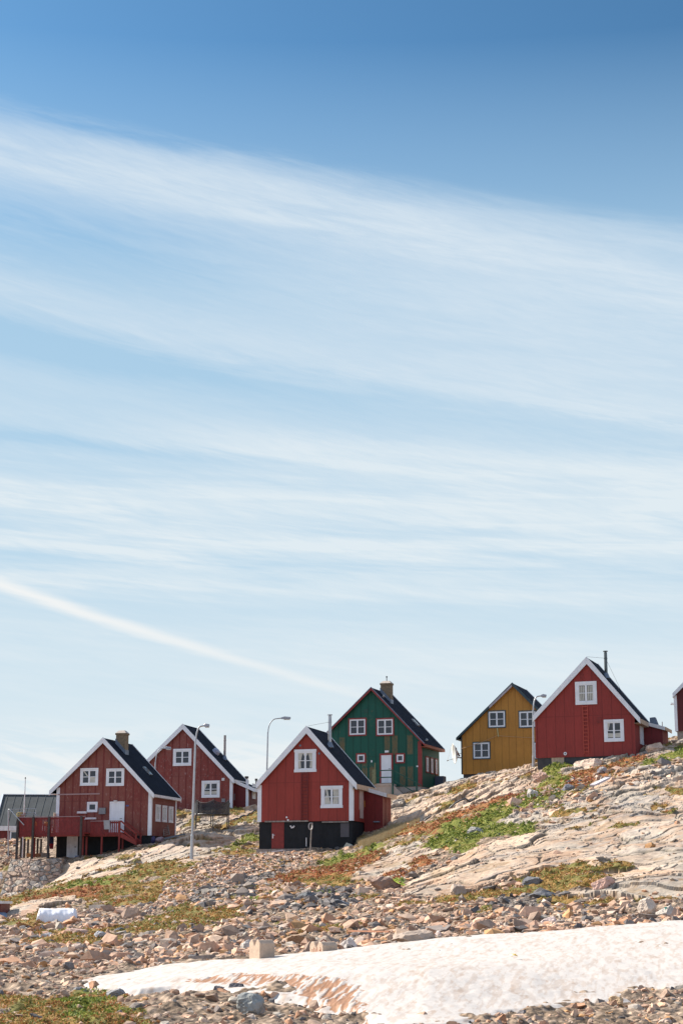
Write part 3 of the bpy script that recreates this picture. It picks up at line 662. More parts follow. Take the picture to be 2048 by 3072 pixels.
C.panel('plinth_beam', 771, 2547.5, 996, 2556.5, GREYWOOD, ('gv', fv), .002, .14)
C.panel('sill_board', 795, 2462.8, 925, 2465.2, GREYWOOD, 'g', .004, .05)
C.panel('sill_board', 966, 2464.6, 1046, 2467.0, GREYWOOD, 'g', .004, .05)
u_, z_ = C.g(919.5, 2526, fv); b = MB(); b.tube([(u_, fv-.06, z_-.28), (u_, fv-.06, z_+.28)], .035, 8); b.bar((u_, fv-.001, z_+.2), (u_, fv-.06, z_+.2), .03); b.bar((u_, fv-.001, z_-.2), (u_, fv-.06, z_-.2), .03); b.build('grab_bar', WHITEWORN, C.root)
for x, y in ((860.5, 2452), (864.5, 2460)):
    u_, z_ = C.g(x, y); b = MB(); b.tube([(u_, -.002, z_), (u_, -.07, z_)], .06, 8); b.build('wall_lamp', WHITE, C.root)
u_, z_ = C.g(877, 2482, fv); b = MB()
for q, (dx, dz) in enumerate(((-.10, .07), (-.03, -.02), (.07, .0), (.12, .06))): b.tube([(u_+dx, fv-.003, z_+dz), (u_+dx, fv-.08, z_+dz)], .055, 8)
b.build('cable_bracket', WHITEWORN, C.root)
# porch on the right flank
def porch(h, xw0, xw1, ybot, xe, fas0, fas1, fas2, v0, wallm, fasm, depth_v=1.9, bw=.26, edge=BAREWOOD):
    ul = h.uR+.003; ur = h.g(xw1, ybot, v0)[0]; zb = h.g(xw1, ybot, v0)[1]
    a = h.g(*fas0, v0-.12); c = h.g(*fas1, v0-.12)
    zl = lambda u: a[1]+(u-a[0])*(c[1]-a[1])/(c[0]-a[0])
    XZ = lambda p, q, r: (p, r, q)
    m_ = MB(); m_.prism([(ul, zb-.3), (ur, zb-.3), (ur, zl(ur)-.16), (ul, zl(ul)-.16)], v0, v0+depth_v, XZ); po = m_.build('porch', wallm, h.root)
    r_ = MB(); r_.prism([(ul, zl(ul)-.02), (c[0], c[1]-.02), (c[0], c[1]-.14), (ul, zl(ul)-.14)], v0-.12, v0+depth_v+.12, XZ); r_.build('porch_roof', FELT, po)
    f_ = MB(); f_.prism([(ul+.05, zl(ul+.05)+.02), (c[0], c[1]+.02), (c[0], c[1]-bw), (ul+.05, zl(ul+.05)-bw)], v0-.155, v0-.124, XZ); f_.build('porch_barge_board', fasm, po)
    f_ = MB(); f_.box(c[0]+.003, c[0]+.035, v0-.155, v0+depth_v+.12, c[1]-bw, c[1]+.015); f_.build('porch_fascia', edge, po)
    return po, ur, zb, v0
vC = C.sd(1092, 2440, C.uR)[0]
REDSHADE = cladding('red_cladding_shade_darkened', (.15, .014, .013), pitch=.75, gap=.02)  # same red as the house, darkened in colour for the porch's deeper shade
po, ur, zb, v0 = porch(C, 1092, 1148, 2484, 1163, (1095, 2362), (1160, 2381), None, vC, REDSHADE, WHITEWORN, depth_v=2.0, bw=.24)
b = MB(); b.box(ur+.003, ur+.03, v0, v0+.12, zb-.2, zb+2.15); b.box(ur+.003, ur+.03, v0+.75, v0+.85, zb-.2, zb+2.1); b.build('porch_corner_board', mat('reddish_bare_wood', (.34, .13, .09), .7, streaks=.2), po)
# bare cover boards on the flank and a yellow handrail end
u0 = C.uR; va = C.sd(1076.5, 2400, u0)[0]; vb = C.sd(1089, 2400, u0)[0]; zt = C.sd(1083, 2366, u0)[1]; zm = C.sd(1083, 2430, u0)[1]; zl_ = C.sd(1083, 2455, u0)[1]
b = MB(); b.box(u0+.004, u0+.06, va, vb-.1, zm, zt); b.box(u0+.004, u0+.05, va+.15, vb-.12, zl_, zm-.003); b.build('cover_board', mat('primed_board', (.46, .36, .33), .7, streaks=.15), C.root)
C.panel('door_edge', 1090.5, 2402, 1095, 2421, mat('yellow_paint', (.40, .16, .02), .6), ('gv', vC), .003, .03)
C.panel('step_rail', 1122, 2464, 1139, 2467, LEAD, ('gv', vC), .003, .2)

# --- left house with deck
A = House('wooden_house', 'weathered red house with raised timber deck, brick chimney and white upper door', 310, 2508, 124, 15.8)
A.body((167.5, 2507), (452, 2507), REDOLD, (149.5, 2373.5), (310, 2213.5), (461.5, 2381.5), (543.5, 2394), ov=.25, bw=.33, corner=WHITE, cw=.22, fdepth=2.6, fascia=WHITEWORN, finset=.06, fz=.2)
A.window(243, 2305, 295, 2356.5, cw=.10, sash=.11, curtain='board')
A.window(320.5, 2306, 373, 2357.5, cw=.10, sash=.11)
A.window(263, 2406, 293.5, 2436.5, cw=.10, sash=.08, nx=1, ny=1)
for a_, b_ in ((467, 480), (487, 499.5), (506, 518)):
    i = (a_-467)*.14
    A.window(a_, 2413+i, b_, 2466+i*.6, 'r', cw=.10, sash=.09, mull=.10, curtain='full', sashmat=WHITEWORN, casing=WHITEWORN)
A.door(331, 2405, 372.5, 2503)
A.panel('door_lamp', 344, 2401.5, 353, 2404.5, WHITEWORN, 'g', .002, .15)
A.panel('house_number', 379, 2415, 387, 2419, mat('blue_enamel', (.05, .09, .28), .3), 'g', .002, .02)
for x0, x1 in ((299.5, 308.5), (309.2, 318.5)): A.panel('meter_box', x0, 2424, x1, 2442.5, BLUEGREY, 'g', .002, .16)
A.panel('shelf', 234.5, 2434.6, 262, 2440.5, WHITEWORN, 'g', .002, .16)
A.panel('shelf', 256, 2453, 290, 2458, WHITEWORN, 'g', .002, .16)
A.panel('conduit', 175, 2381.8, 300, 2383.3, mat('pinkish_conduit', (.34,.22,.22), .6), 'g', .002, .04)
A.chimney(346.5, 378.5, 2191, A.sd(362, 2240, A.ap[0])[0] if False else 1.35, 2.05)
A.skylight(428, 2302, 449, 2325)
d0 = A.panel('door', 203, 2503, 233, 2573, WHITEWORN, ('gv', .06), .003, .04)
hb = MB(); u_, z_ = A.g(229, 2541, .06); hb.bar((u_-.12, -.01, z_), (u_, -.01, z_), .035); hb.box(u_-.02, u_+.02, -.01, .017, z_-.03, z_+.03); hb.build('handle', DKSTEEL, d0)
# deck, a part of the left house
VF, VR = -2.3, -1.35
zdk = A.g(150, 2500, VF)[1]+.06
uA = A.g(52, 2500, VF)[0]; uB = A.g(253, 2500, VF)[0]; uC_ = A.g(361, 2500, VR)[0]
ztop = A.g(150, 2449.5, VF)[1]; ztop2 = A.g(300, 2462, VR)[1]
b = MB(); b.box(uA, uB, VF+.05, -.07, zdk-.10, zdk); b.box(uB+.003, uC_, VR+.05, -.07, zdk-.10, zdk)
b.box(uA, A.uL-.08, -.065, 1.6, zdk-.10, zdk); b.box(uA, uB, VF+.05, VF+.1, zdk-.28, zdk-.102); b.box(uB+.003, uC_, VR+.05, VR+.1, zdk-.28, zdk-.102)
deck = b.build('deck', REDWOOD, A.root)
REDRAIL = mat('red_railing_paint', (.19, .020, .020), .65, var=.25, scale=6, streaks=.2)
rr = random.Random(5)
def railing(u0, u1, v, zt, zb, pitch=.092, wdt=.064, cap=.05):
    m_ = MB(); u_ = u0
    while u_ < u1-.05:
        m_.box(u_, u_+wdt*rr.uniform(.9, 1.08), v, v+.022, zb, zt-.06); u_ += pitch
    m_.box(u0, u1, v+.024, v+.07, zt-.20, zt-.08); m_.box(u0, u1, v+.024, v+.07, zb+.1, zb+.2)
    r_ = m_.build('railing', REDRAIL, deck)
    c_ = MB(); c_.box(u0-.03, u1+.03, v-.03, v+.10, zt-.05, zt); c_.build('handrail', mat('worn_handrail', (.30, .20, .21), .7, streaks=.2), deck)
railing(uA, uB, VF, ztop, zdk-.20)
usp = uC_-1.25
railing(uB+.05, usp, VR, ztop2, zdk-.22)
railing(usp+.02, uC_, VR, ztop2, zdk-.22, pitch=.15, wdt=.075)
m_ = MB(); v_ = VF                                                   # left end railing
while v_ < 1.5: m_.box(uA, uA+.022, v_, v_+.07, zdk-.2, ztop-.06); v_ += .088
m_.box(uA-.03, uA+.08, VF, 1.55, ztop-.05, ztop); m_.build('railing', REDRAIL, deck)
u_ = uA; m_ = MB()
while u_ < A.uL-.2: m_.box(u_, u_+.07, 1.55, 1.572, zdk-.2, ztop-.4); u_ += .15
m_.box(uA, A.uL-.1, 1.54, 1.6, ztop-.40, ztop-.35); m_.build('railing', REDRAIL, deck)
zg = A.g(100, 2580, VF)[1]-.15
for x in (52.5, 99, 146.5, 243):
    u_ = A.g(x, 2520, VF-.06)[0]; m_ = MB(); m_.box(u_-.07, u_+.07, VF-.14, VF-.003, zg, ztop-.02); m_.build('post', DARKWOOD, deck)
for x, v_ in ((64, -1.0), (74.5, .3), (85, 1.5), (104, -1.0), (113.5, .3), (124, 1.5)):
    u_ = A.g(x, 2540, v_)[0]; m_ = MB(); m_.box(u_-.055, u_+.055, v_-.05, v_+.05, zg, zdk-.29); m_.build('post', DARKWOOD if x != 104 else REDWOOD, deck)
for x in (249.5, 260, 305.5, 357.5, 368.5):
    v_ = VR-.04 if x != 368.5 else -.6; u_ = A.g(x, 2520, v_)[0]; zz = A.g(x, 2575-(x-250)*.30, v_)[1]-.3
    m_ = MB(); m_.box(u_-.06, u_+.06, v_, v_+.085, zz, zdk-.29 if x != 357.5 else ztop2-.05); m_.build('post', REDWOOD, deck)
# stair down to the right
us0, us1 = uC_+.02, A.g(408, 2535, VR)[0]; zs1 = A.g(408, 2535, VR)[1]
m_ = MB(); ns = 7
for v_ in (VR, VR+.85):
    m_.prism([(us0, zdk), (us1, zs1+.25), (us1, zs1), (us0, zdk-.35)], v_, v_+.05, lambda a, b_, c: (a, c, b_))
for i in range(ns):
    t_ = (i+.5)/ns; x_ = us0+(us1-us0)*t_; z_ = zdk-.08+(zs1+.1-zdk)*t_; m_.box(x_-.14, x_+.14, VR+.052, VR+.848, z_-.02, z_+.02)
m_.build('stair', REDWOOD, deck)
m_ = MB(); zr0 = ztop2-.03; ztr = A.g(406, 2500, VR)[1]
for v_ in (VR, VR+.85):
    m_.bar((us0, v_, zr0), (us1-.03, v_, ztr), .06, .10); m_.bar((us0, v_, zr0-.55), (us1-.03, v_, ztr-.5), .04, .10); m_.box(us1-.09, us1+.01, v_+.055, v_+.13, zs1, ztr+.05)
m_.build('stair_railing', REDWOOD, deck)
b = MB(); u0_, z0_ = A.g(313, 2461, VR-.1); u1_, z1_ = A.g(331, 2488, VR-.1)
b.prism([(u0_, z0_), (u1_-.05, z0_), (u1_+.04, z1_), (u0_+.06, z1_)], VR-.20, VR-.05, lambda a, b_, c: (a, c, b_)); b.build('storage_box', mat('pale_grey_box', (.30, .31, .33), .6), deck)

# --- house behind the left house
B = House('wooden_house', 'faded red house on the rock behind the street lamp and trampoline', 549, 2431, 140, 16)
B.body((404, 2431), (695.5, 2430), REDOLD2, (392, 2329), (548.7, 2172.5), (701.5, 2337.5), (744, 2350), ov=.2, bw=.36, corner=WHITE, cw=.20, fdepth=2.0, fascia=WHITEWORN, finset=.06)
B.window(520.8, 2247, 574.5, 2297, cw=.17, ears=False, curtain=None)
B.window(606, 2342.5, 659.5, 2392.5, cw=.17, curtain='cafe')
for x, y in ((670, 2338), (585, 2348)): B.panel('vent', x-4, y-4, x+4, y+4, WHITEWORN if x > 600 else REDWOOD, 'g', .002, .05)
B.panel('meter_box', 666.5, 2396, 676, 2406.5, BLUEGREY, 'g', .002, .12)
B.pipe(674, 2278, 2206, r=.10, cap=False, m_=mat('rusty_pipe', (.32, .28, .27), .6, .3, var=.3))
p, nrm = B.roof_pt(646, 2258); b = MB(); b.tube([p, p+nrm*.25, p+nrm*.38], [.35, .30, .02], 12); b.build('roof_dome', mat('dome_plastic', (.30, .32, .42), .3), B.roof)
vB = B.sd(697, 2380, B.uR)[0]+.5
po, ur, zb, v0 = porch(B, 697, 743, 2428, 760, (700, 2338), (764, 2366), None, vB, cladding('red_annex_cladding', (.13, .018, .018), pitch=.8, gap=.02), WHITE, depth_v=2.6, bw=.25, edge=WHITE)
b = MB(); b.box(ur-.16, ur+.03, v0-.03, v0-.003, zb-.2, zb+2.35); b.box(ur+.003, ur+.03, v0, v0+.12, zb-.2, zb+2.3); b.build('porch_corner_board', WHITE, po)
b = MB(); b.box(ur+.003, ur+.05, v0+1.0, v0+1.8, zb+.9, zb+2.1); b.build('porch_window', WHITE, po)
b = MB(); u_ = B.g(702.5, 2391, v0)[0]; z_ = B.g(702.5, 2391, v0)[1]; b.box(u_-.06, u_+.06, v0-.1, v0-.003, z_-.25, z_+.25); b.build('letter_box', BLUEGREY, po)

# --- green house
G = House('wooden_house', 'dark green house with red trim, brick chimney and concrete entrance landing', 1113, 2362, 138, 20)
G.body((962, 2356), (1263.5, 2362), GREEN, (952, 2226), (1113, 2062.5), (1273, 2231), (1333, 2248), ov=.28, bw=.20, barge=TRIMRED, rear_barge=WHITE, corner=TRIMRED, cw=.26, fdepth=2.6, fascia=mat('orange_red_fascia', (.30, .10, .06), .65, streaks=.2), fmat=CONC, finset=.05, side_corner=False, fz=.22)
b = MB()                                    # thin metal edging on the verge
for a_, c_ in ((G.tl, G.ap), (G.ap, G.tr)):
    b.prism([(a_[0], a_[1]+.055), (c_[0], c_[1]+.055), (c_[0], c_[1]-.02), (a_[0], a_[1]-.02)], -G.ov-.075, -G.ov-.05, lambda p_, q_, r_: (p_, r_, q_))
b.build('verge_edging', LEAD, G.roof)
G.window(1045, 2155, 1099.5, 2207, casing=TRIMRED, cw=.10, sash=.11)
G.window(1127.5, 2155, 1182, 2207, casing=TRIMRED, cw=.10, sash=.11, curtain=None)
G.window(1068, 2260, 1097.5, 2289.5, casing=TRIMRED, cw=.11, sash=.11, nx=1, ny=1)
G.window(1185.5, 2260, 1214.5, 2289.5, casing=TRIMRED, cw=.11, sash=.11, nx=1, ny=1)
for a_, b_ in ((1275.2, 1285), (1289.5, 1298.5), (1302.7, 1311.5)):
    i = (a_-1275)*.24
    G.window(a_, 2268+i, b_, 2319.5+i*1.0, 'r', casing=TRIMRED, cw=.09, sash=.12, mull=.08, curtain='full', sashmat=WHITEWORN)
G.door(1138.5, 2261, 1179, 2349, frame=TRIMRED, fw=.13)
G.panel('door_lamp', 1155, 2252, 1166, 2257.5, WHITE, 'g', .002, .12)
G.panel('house_number', 1248.5, 2296.5, 1255, 2301, WHITE, 'g', .002, .03)
G.panel('door_bell', 1112.5, 2281, 1116.5, 2287, WHITE, 'g', .002, .05)
G.panel('vent', 1092, 2127, 1103, 2138, GREENP, 'g', .002, .04)
G.chimney(1138.5, 1171.5, 2042.5, 1.4, 2.15, pipe_top=2027)
G.skylight(1233, 2158, 1253, 2178)
for x0, y0 in ((1148, 2091), (1277, 2222)):
    p, nrm = G.roof_pt(x0, y0); b = MB(); b.tube([p, p+nrm*.16], .10, 8); b.build('roof_vent', STEEL, G.roof)
p0 = G.sd(1316, 2350, G.uR)
b = MB(); b.box(G.uR+.05, G.uR+.75, p0[0]-1.3, p0[0]-.5, -.9, 1.0); b.build('water_tank', mat('blue_grey_tank', (.06, .075, .11), .6), G.root)
# landing + stair + rail
VL = -1.3; zL = G.g(1140, 2350.5, VL)[1]; uL0, _ = G.g(1122, 2350, VL); uL1, _ = G.g(1172, 2350, VL)
b = MB(); b.box(uL0, uL1, VL, -.004, zL-.18, zL); b.box(uL0+.1, uL1-.05, VL+.06, -.004, zL-2.6, zL-.181)
XZ = lambda p_, q_, r_: (p_, r_, q_)
uE, zE = G.g(1218, 2392, VL)
b.prism([(uL1+.002, zL-.02), (uE, zE), (uE, zE-.8), (uL1+.002, zL-2.6)], VL+.0, VL+.2, XZ)
nst = 7
for i in range(nst):
    x0 = uL1+.002+(uE-uL1)*i/nst; zz = zL-.18+(zE-zL)*(i+.5)/nst; b.box(x0, x0+(uE-uL1)/nst-.004, VL+.21, -.05, zz-.6, zz)
lo = b.build('entrance_landing', CONC, G.root)
b = MB(); us, zt_ = G.g(1123, 2312, VL); ue, _ = G.g(1177.5, 2312, VL); uf, zf = G.g(1249, 2347, VL)
b.bar((us, VL, zt_), (ue, VL, zt_), .06, .08); zm_ = G.g(1140, 2332.5, VL)[1]; b.bar((us, VL, zm_), (ue, VL, zm_), .05, .08)
b.box(ue-.06, ue+.06, VL-.06, VL+.06, zL-1.9, zt_); b.box(us-.06, us+.06, VL-.06, VL+.06, zL, zt_)
b.bar((ue, VL, zt_), (uf+.4, VL, zf-.25), .05, .07); b.bar((ue, VL, zt_-.75), (uf, VL, zf-.85), .05, .07); b.box(uf-.05, uf+.05, VL-.05, VL+.05, zf-1.3, zf)
b.build('railing', GREENP, lo)
b = MB(); b.box(us-.16, us+.14, VL-.15, VL-.07, zL-.05, zt_+.1); b.box(us+.02, us+.12, VL-.14, VL-.07, zt_+.1, zt_+.6); b.build('lattice_post', mat('mossy_post', (.17, .18, .10), .8, var=.3, scale=8), lo)

# --- ochre house
Yh = House('wooden_house', 'ochre yellow house with dark teal trim and a satellite dish', 1535, 2319, 140, 19.5)
Yh.body((1384.5, 2318), (1686, 2320), OCHRE, (1368, 2214.5), (1535.5, 2049), (1702, 2216), (1578, 2071, 'ridge'), ov=.25, bw=.20, barge=TEAL, rear_barge=WHITE, corner=TEAL, cw=.07, fdepth=2.2, fascia=TEAL, fmat=DKGREY, finset=.10, fz=.13)
b = MB(); ap, tl = Yh.ap, Yh.tl; am, zm_ = Yh.g(1467, 2121, -Yh.ov-.05)
b.prism([(ap[0]-.02, ap[1]-.10), (ap[0]-.02, ap[1]-.30), (am, zm_-.12), (am-.05, zm_+.05)], -Yh.ov-.07, -Yh.ov-.048, XZ); b.build('bare_verge_board', mat('faded_board', (.38, .35, .37), .7, streaks=.25), Yh.roof)
Yh.window(1462, 2132.5, 1517, 2183, casing=TEAL, cw=.075, sash=.12)
Yh.window(1553.8, 2132.5, 1609, 2183, casing=TEAL, cw=.075, sash=.12)
Yh.window(1416.5, 2226, 1471, 2277, casing=TEAL, cw=.075, sash=.12)
Yh.window(1597, 2226, 1652, 2277, casing=TEAL, cw=.075, sash=.12)
b = MB(); p1 = Yh.g(1382, 2247); p2 = Yh.g(1492, 2207); p3 = Yh.g(1620, 2213); pts = []
for i in range(9): t_ = i/8; pts.append((p1[0]+(p2[0]-p1[0])*t_, -.10, p1[1]+(p2[1]-p1[1])*t_-.12*4*t_*(1-t_)*.5))
for i in range(1, 9): t_ = i/8; pts.append((p2[0]+(p3[0]-p2[0])*t_, -.10, p2[1]+(p3[1]-p2[1])*t_-.05*4*t_*(1-t_)))
b.tube(pts, .018, 5); b.build('cable', mat('cable_rubber', (.42, .27, .14), .6), Yh.root)
p1 = Yh.g(1491.5, 2184); p2 = Yh.g(1495, 2211); b = MB(); b.bar((p1[0], -.1, p1[1]), (p2[0], -.12, p2[1]), .07, .04); b.build('cable_stay', mat('pale_stick', (.42, .40, .20), .7), Yh.root)
# dish
dish = MB(); cu, cz = Yh.g(1360.5, 2261, -.2); nrm = Vector((-.86, -.42, -.12)).normalized(); t1 = nrm.cross(Vector((0, 0, 1))).normalized(); t2 = nrm.cross(t1)
rot_ = .28
rings = 6; segs = 20; vs = []; fs = []
rc, rs = math.cos(rot_), math.sin(rot_); 
R0 = .82
for i in range(rings+1):
    r_ = R0*i/rings
    for j in range(segs):
        a_ = 2*math.pi*j/segs; vs.append(Vector((cu, -.25, cz)) + t1*(r_*math.cos(a_)) + t2*(r_*math.sin(a_)) + nrm*(.28*(r_/R0)**2-.28))
fs = [(i*segs+j, i*segs+(j+1) % segs, (i+1)*segs+(j+1) % segs, (i+1)*segs+j) for i in range(rings) for j in range(segs)]
dish.add(vs, fs); do = dish.build('satellite_dish', mat('dish_white', (.66, .66, .64), .5), Yh.root, smooth=True)
sm = do.modifiers.new('solid', 'SOLIDIFY'); sm.thickness = .02
fu = Vector((cu, -.25, cz)) + nrm*.9 - t2*0; fz_ = Yh.g(1340.5, 2281, -.7); fp = Vector((fz_[0], -.6, fz_[1]))
b = MB()
for a_ in (.5, 2.6, 4.7): b.tube([Vector((cu, -.25, cz)) + t1*(R0*math.cos(a_)) + t2*(R0*math.sin(a_)), fp], .014, 5)
b.tube([fp-Vector((.05, 0, .03)), fp+Vector((.08, 0, .03))], .05, 8); b.build('feed_arm', STEEL, do)
b = MB(); c0 = Vector((cu, -.25, cz)) - nrm*.28; u1_, z1_ = Yh.g(1381, 2273.5, 0)
RUST = mat('rusted_iron', (.16, .06, .045), .8, var=.4)
b.tube([c0, c0+Vector((.15, .1, -.15)), (u1_-.25, .05, z1_+.03), (u1_+.1, .08, z1_)], .05, 8); b.bar(c0+Vector((-.05, 0, .2)), c0+Vector((.2, 0, -.25)), .12); b.bar(c0, c0+t2*-.45, .05); b.bar(c0+Vector((.1, .1, 0)), (u1_+.1, .1, z1_+.35), .035)
b.build('dish_mount', RUST, do)

# --- upper right red house
E = House('wooden_house', 'large red house at upper right with wall ladder and pale timber porch', 1756, 2270, 116, 20.5)
E.body((1607.5, 2269), (1905, 2270), REDR, (1598.5, 2148), (1758, 1972), (1917.5, 2154), (1947.5, 2163), ov=.16, bw=.40, corner=REDR, cw=.10, fdepth=2.4, fascia=BAREWOOD, fmat=DKGREY, finset=.06, side_corner=False, fz=.33)
E.window(1723.5, 2046, 1790, 2112.5, cw=.19, ears=False, curtain='full')
E.window(1809.5, 2159.5, 1871.5, 2224, cw=.17, curtain='cafe')
E.ladder(1745.5, 1767, 2116, 2262, 13, mat('ladder_red', (.36, .050, .030), .6, var=.1))
E.panel('vent_hatch', 1738, 2022, 1750, 2036, REDWOOD, 'g', .002, .03)
E.panel('vent_hatch', 1789, 2151, 1802.5, 2169.5, REDWOOD, 'g', .002, .03)
u_, z_ = E.g(1694.5, 2261); b = MB(); b.tube([(u_, -.002, z_), (u_, -.06, z_)], .11, 14); b.build('wall_vent', WHITE, E.root); b = MB(); b.tube([(u_, -.061, z_), (u_, -.09, z_)], .045, 8); b.build('vent_plug', mat('purple_rubber', (.12, .07, .10), .6), E.root)
E.pipe(1817, 2032, 1957, r=.11, guy=True, m_=mat('dull_flue', (.10, .115, .115), .4, .6, var=.3))
E.panel('foundation_board', 1653, 2271.5, 1691.5, 2305, BAREWOOD, ('gv', .06), .003, .03)
vE = E.sd(1927, 2200, E.uR)[0]
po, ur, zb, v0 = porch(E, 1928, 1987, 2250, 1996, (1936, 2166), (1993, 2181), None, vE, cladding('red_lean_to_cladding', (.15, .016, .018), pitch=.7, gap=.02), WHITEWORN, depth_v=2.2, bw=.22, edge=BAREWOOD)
b = MB(); b.box(ur+.003, ur+.03, v0, v0+.1, zb-.2, zb+1.9); b.build('porch_corner_board', mat('reddish_trim', (.22, .06, .05), .7), po)
va = E.sd(1917, 2200, E.uR)[0]; vb = E.sd(1926.5, 2200, E.uR)[0]; zt = E.sd(1920, 2170, E.uR)[1]; zl_ = E.sd(1920, 2233, E.uR)[1]
b = MB(); b.box(E.uR+.004, E.uR+.07, va, vb-.05, zl_, zt); b.build('white_door_frame', WHITEWORN, E.root)
p, nrm = E.roof_pt(1950, 2160)
b = MB(); uu, zz = E.g(1949, 2165, 3.6); b.prism([(uu, zz-.2), (uu+.55, zz-.3), (uu+.35, zz+.28), (uu, zz+.25)], 3.4, 3.9, XZ); b.build('roof_hatch', LEAD, E.roof)

# --- house cut by the right edge
Rr = House('wooden_house', 'dark red house with white trim cut off by the right edge', 2150, 2190, 122, 18)
Rr.body((2024.5, 2189), (2270, 2189), cladding('dark_red_cladding', (.10, .017, .018), pitch=.6, gap=.03), (2016.5, 2081), (2148, 1944), (2282, 2083), 5.5, ov=.15, bw=.30, corner=WHITE, cw=.18, fdepth=2.0, fascia=WHITE, fmat=GREYWOOD, finset=.10)
b = MB(); u_, z_ = Rr.g(2018, 2110); b.box(u_-.22, u_+.12, .1, .35, z_-.07, z_-.03); b.box(u_-.18, u_+.12, .12, .33, z_-.028, z_+.06); b.build('outdoor_lamp', WHITEWORN, Rr.root)
b = MB(); u0_, z0_ = Rr.g(2011, 2221, -1.2); u1_, z1_ = Rr.g(2075, 2221, -1.2); b.box(u0_, u1_, -1.2, .2, z0_-.08, z0_); b.box(u0_+.35, u1_, -1.0, .2, z0_-.35, z0_-.081); b.build('step_slab', GREYWOOD, Rr.root)

# --- barn at the left edge: long side faces the camera
def quadpx(h, pts, v): return [h.g(x, y, v) for x, y in pts]
Bn = empty('barn', at(60, 2508, 150), 0); tag(Bn, 'long barn with grey felt roof behind the deck at left', 'barn')
o_ = at(60, 2508, 150)
def bl(px, py, Yd): q = at(px, py, Yd)-o_; return q
e0 = bl(-14, 2477, 149.6); e1 = bl(260, 2479, 149.6); r0 = bl(11, 2384, 153.5); r1 = bl(285, 2386, 153.5)
th = Vector((0, 0, -.14)); rb0 = Vector((r0.x, 2*r0.y-e0.y, e0.z)); rb1 = Vector((r1.x, 2*r1.y-e1.y, e1.z))
b = MB(); vs = [e0, e1, r1, r0, rb1, rb0]; vs += [p_+th for p_ in vs]
b.add(vs, [(0,1,2,3),(3,2,4,5),(6,9,8,7),(9,11,10,8),(0,6,7,1),(5,4,10,11),(0,3,9,6),(3,5,11,9),(1,7,8,2),(2,8,10,4)])
broof = b.build('roof', FELTG, Bn)
b = MB()
for i in range(12):
    t_ = (i+.6)/12; p_ = e0.lerp(e1, t_); q_ = r0.lerp(r1, t_); nn = Vector((0, -.5, .6)).normalized()*.02
    b.bar(p_+nn, q_+nn, .035, .012)
b.build('roof_batten', mat('roof_seam', (.085, .09, .09), .8), broof)
b = MB(); b.bar(r0+Vector((0, 0, .03)), r1+Vector((0, 0, .03)), .22, .06); b.bar(e0+Vector((-.02, -.03, .02)), r0+Vector((-.02, 0, .04)), .10, .12); b.build('verge_board', WHITE, broof)
b = MB(); b.box(e0.x, e1.x, e0.y-.05, e0.y-.01, e0.z-.42, e0.z-.02); b.build('fascia', WHITEWORN, Bn)
b = MB(); b.box(e0.x+.3, e1.x-.3, e0.y+.15, rb0.y-.2, e0.z-4.5, e0.z-.16)
b.add([(e0.x+.3, e0.y+.15, e0.z-.15), (e0.x+.3, rb0.y-.2, e0.z-.15), (e0.x+.3, r0.y, r0.z-.25), (e1.x-.3, e0.y+.15, e0.z-.15), (e1.x-.3, rb0.y-.2, e0.z-.15), (e1.x-.3, r1.y, r1.z-.25)], [(0,1,2),(3,5,4),(0,2,5,3),(1,4,5,2),(0,3,4,1)])
b.build('wall', REDBARN, Bn)
q = bl(31, 2491, 149.7); b = MB(); b.box(q.x, q.x+.75, e0.y+.08, e0.y+.148, q.z-.9, q.z); bw_ = b.build('window', WHITE, Bn); b = MB(); b.box(q.x+.13, q.x+.62, e0.y+.07, e0.y+.079, q.z-.78, q.z-.16); b.build('pane', GLASS, bw_)
HMASK.append((o_.x, o_.y, 0, e0.x+1, e1.x-1, e0.y+1, rb0.y-1))

# ------------------------------------------------------------------ ground sheet
def axis():
    d = np.linspace(-.235, .235, 720); st = d[1]-d[0]; o = []; x = d[-1]; s_ = st
    while x < 9: s_ *= 1.09; x += s_; o.append(x)
    o = np.array(o); return np.concatenate([-o[::-1], d, o])
SA = axis()
ys = [27.0]
while ys[-1] < 150: ys.append(ys[-1] + max(.045, ys[-1]*.0011))
far = [ys[-1]]; s_ = .3
while far[-1] < 6000: s_ *= 1.12; far.append(far[-1]+s_)
near = [27.0]; s_ = .1
while near[-1] > -250: s_ *= 1.2; near.append(near[-1]-s_)
YA = np.array(near[1:][::-1] + ys + far[1:])
Sg, Yg = np.meshgrid(SA, YA)
Xg = Sg*np.maximum(Yg, 27.0)
shp = Xg.shape; xf, yf = Xg.ravel(), Yg.ravel()
rock, dark, grey, veg, snowm = zones(xf, yf)
zb_ = base_h(xf, yf) + detail_h(xf, yf, rock)*sstep(200-yf, 0, 60)
ko = keep_off(xf, yf)
zf_ = zb_ - (1-ko)*.35
print('terrain', shp, 'z', zf_.min(), zf_.max())
# albedo of the ground: rock, gravel soil, growth -----------------------
def mixc(a, b, t): return a*(1-t[:, None]) + b*t[:, None]
col = np.zeros((len(xf), 3))
A_ = lambda *c: np.array(c)
q = yf*.85-xf*.55
nA = fbm(xf*.5, yf*.35, 5, .6); nB = fbm(xf*2.1+5, yf*1.6, 4, .65); nC = fbm(q*1.6, xf*.25, 4, .6); nD = fbm(xf*.18+9, yf*.14, 3)
rk = mixc(np.tile(A_(.44, .325, .235), (len(xf), 1)), A_(.36, .305, .245), sstep(nD, .4, .62))
rk = mixc(rk, A_(.39, .24, .15), sstep(nA, .52, .66)*.7)
rk = mixc(rk, A_(.30, .27, .245), sstep(nC, .54, .68)*.55)
rk = mixc(rk, A_(.24, .17, .13), sstep(nB, .62, .74)*.4)
rk = mixc(rk, A_(.46, .38, .30), sstep(nB, .42, .32)*.5)
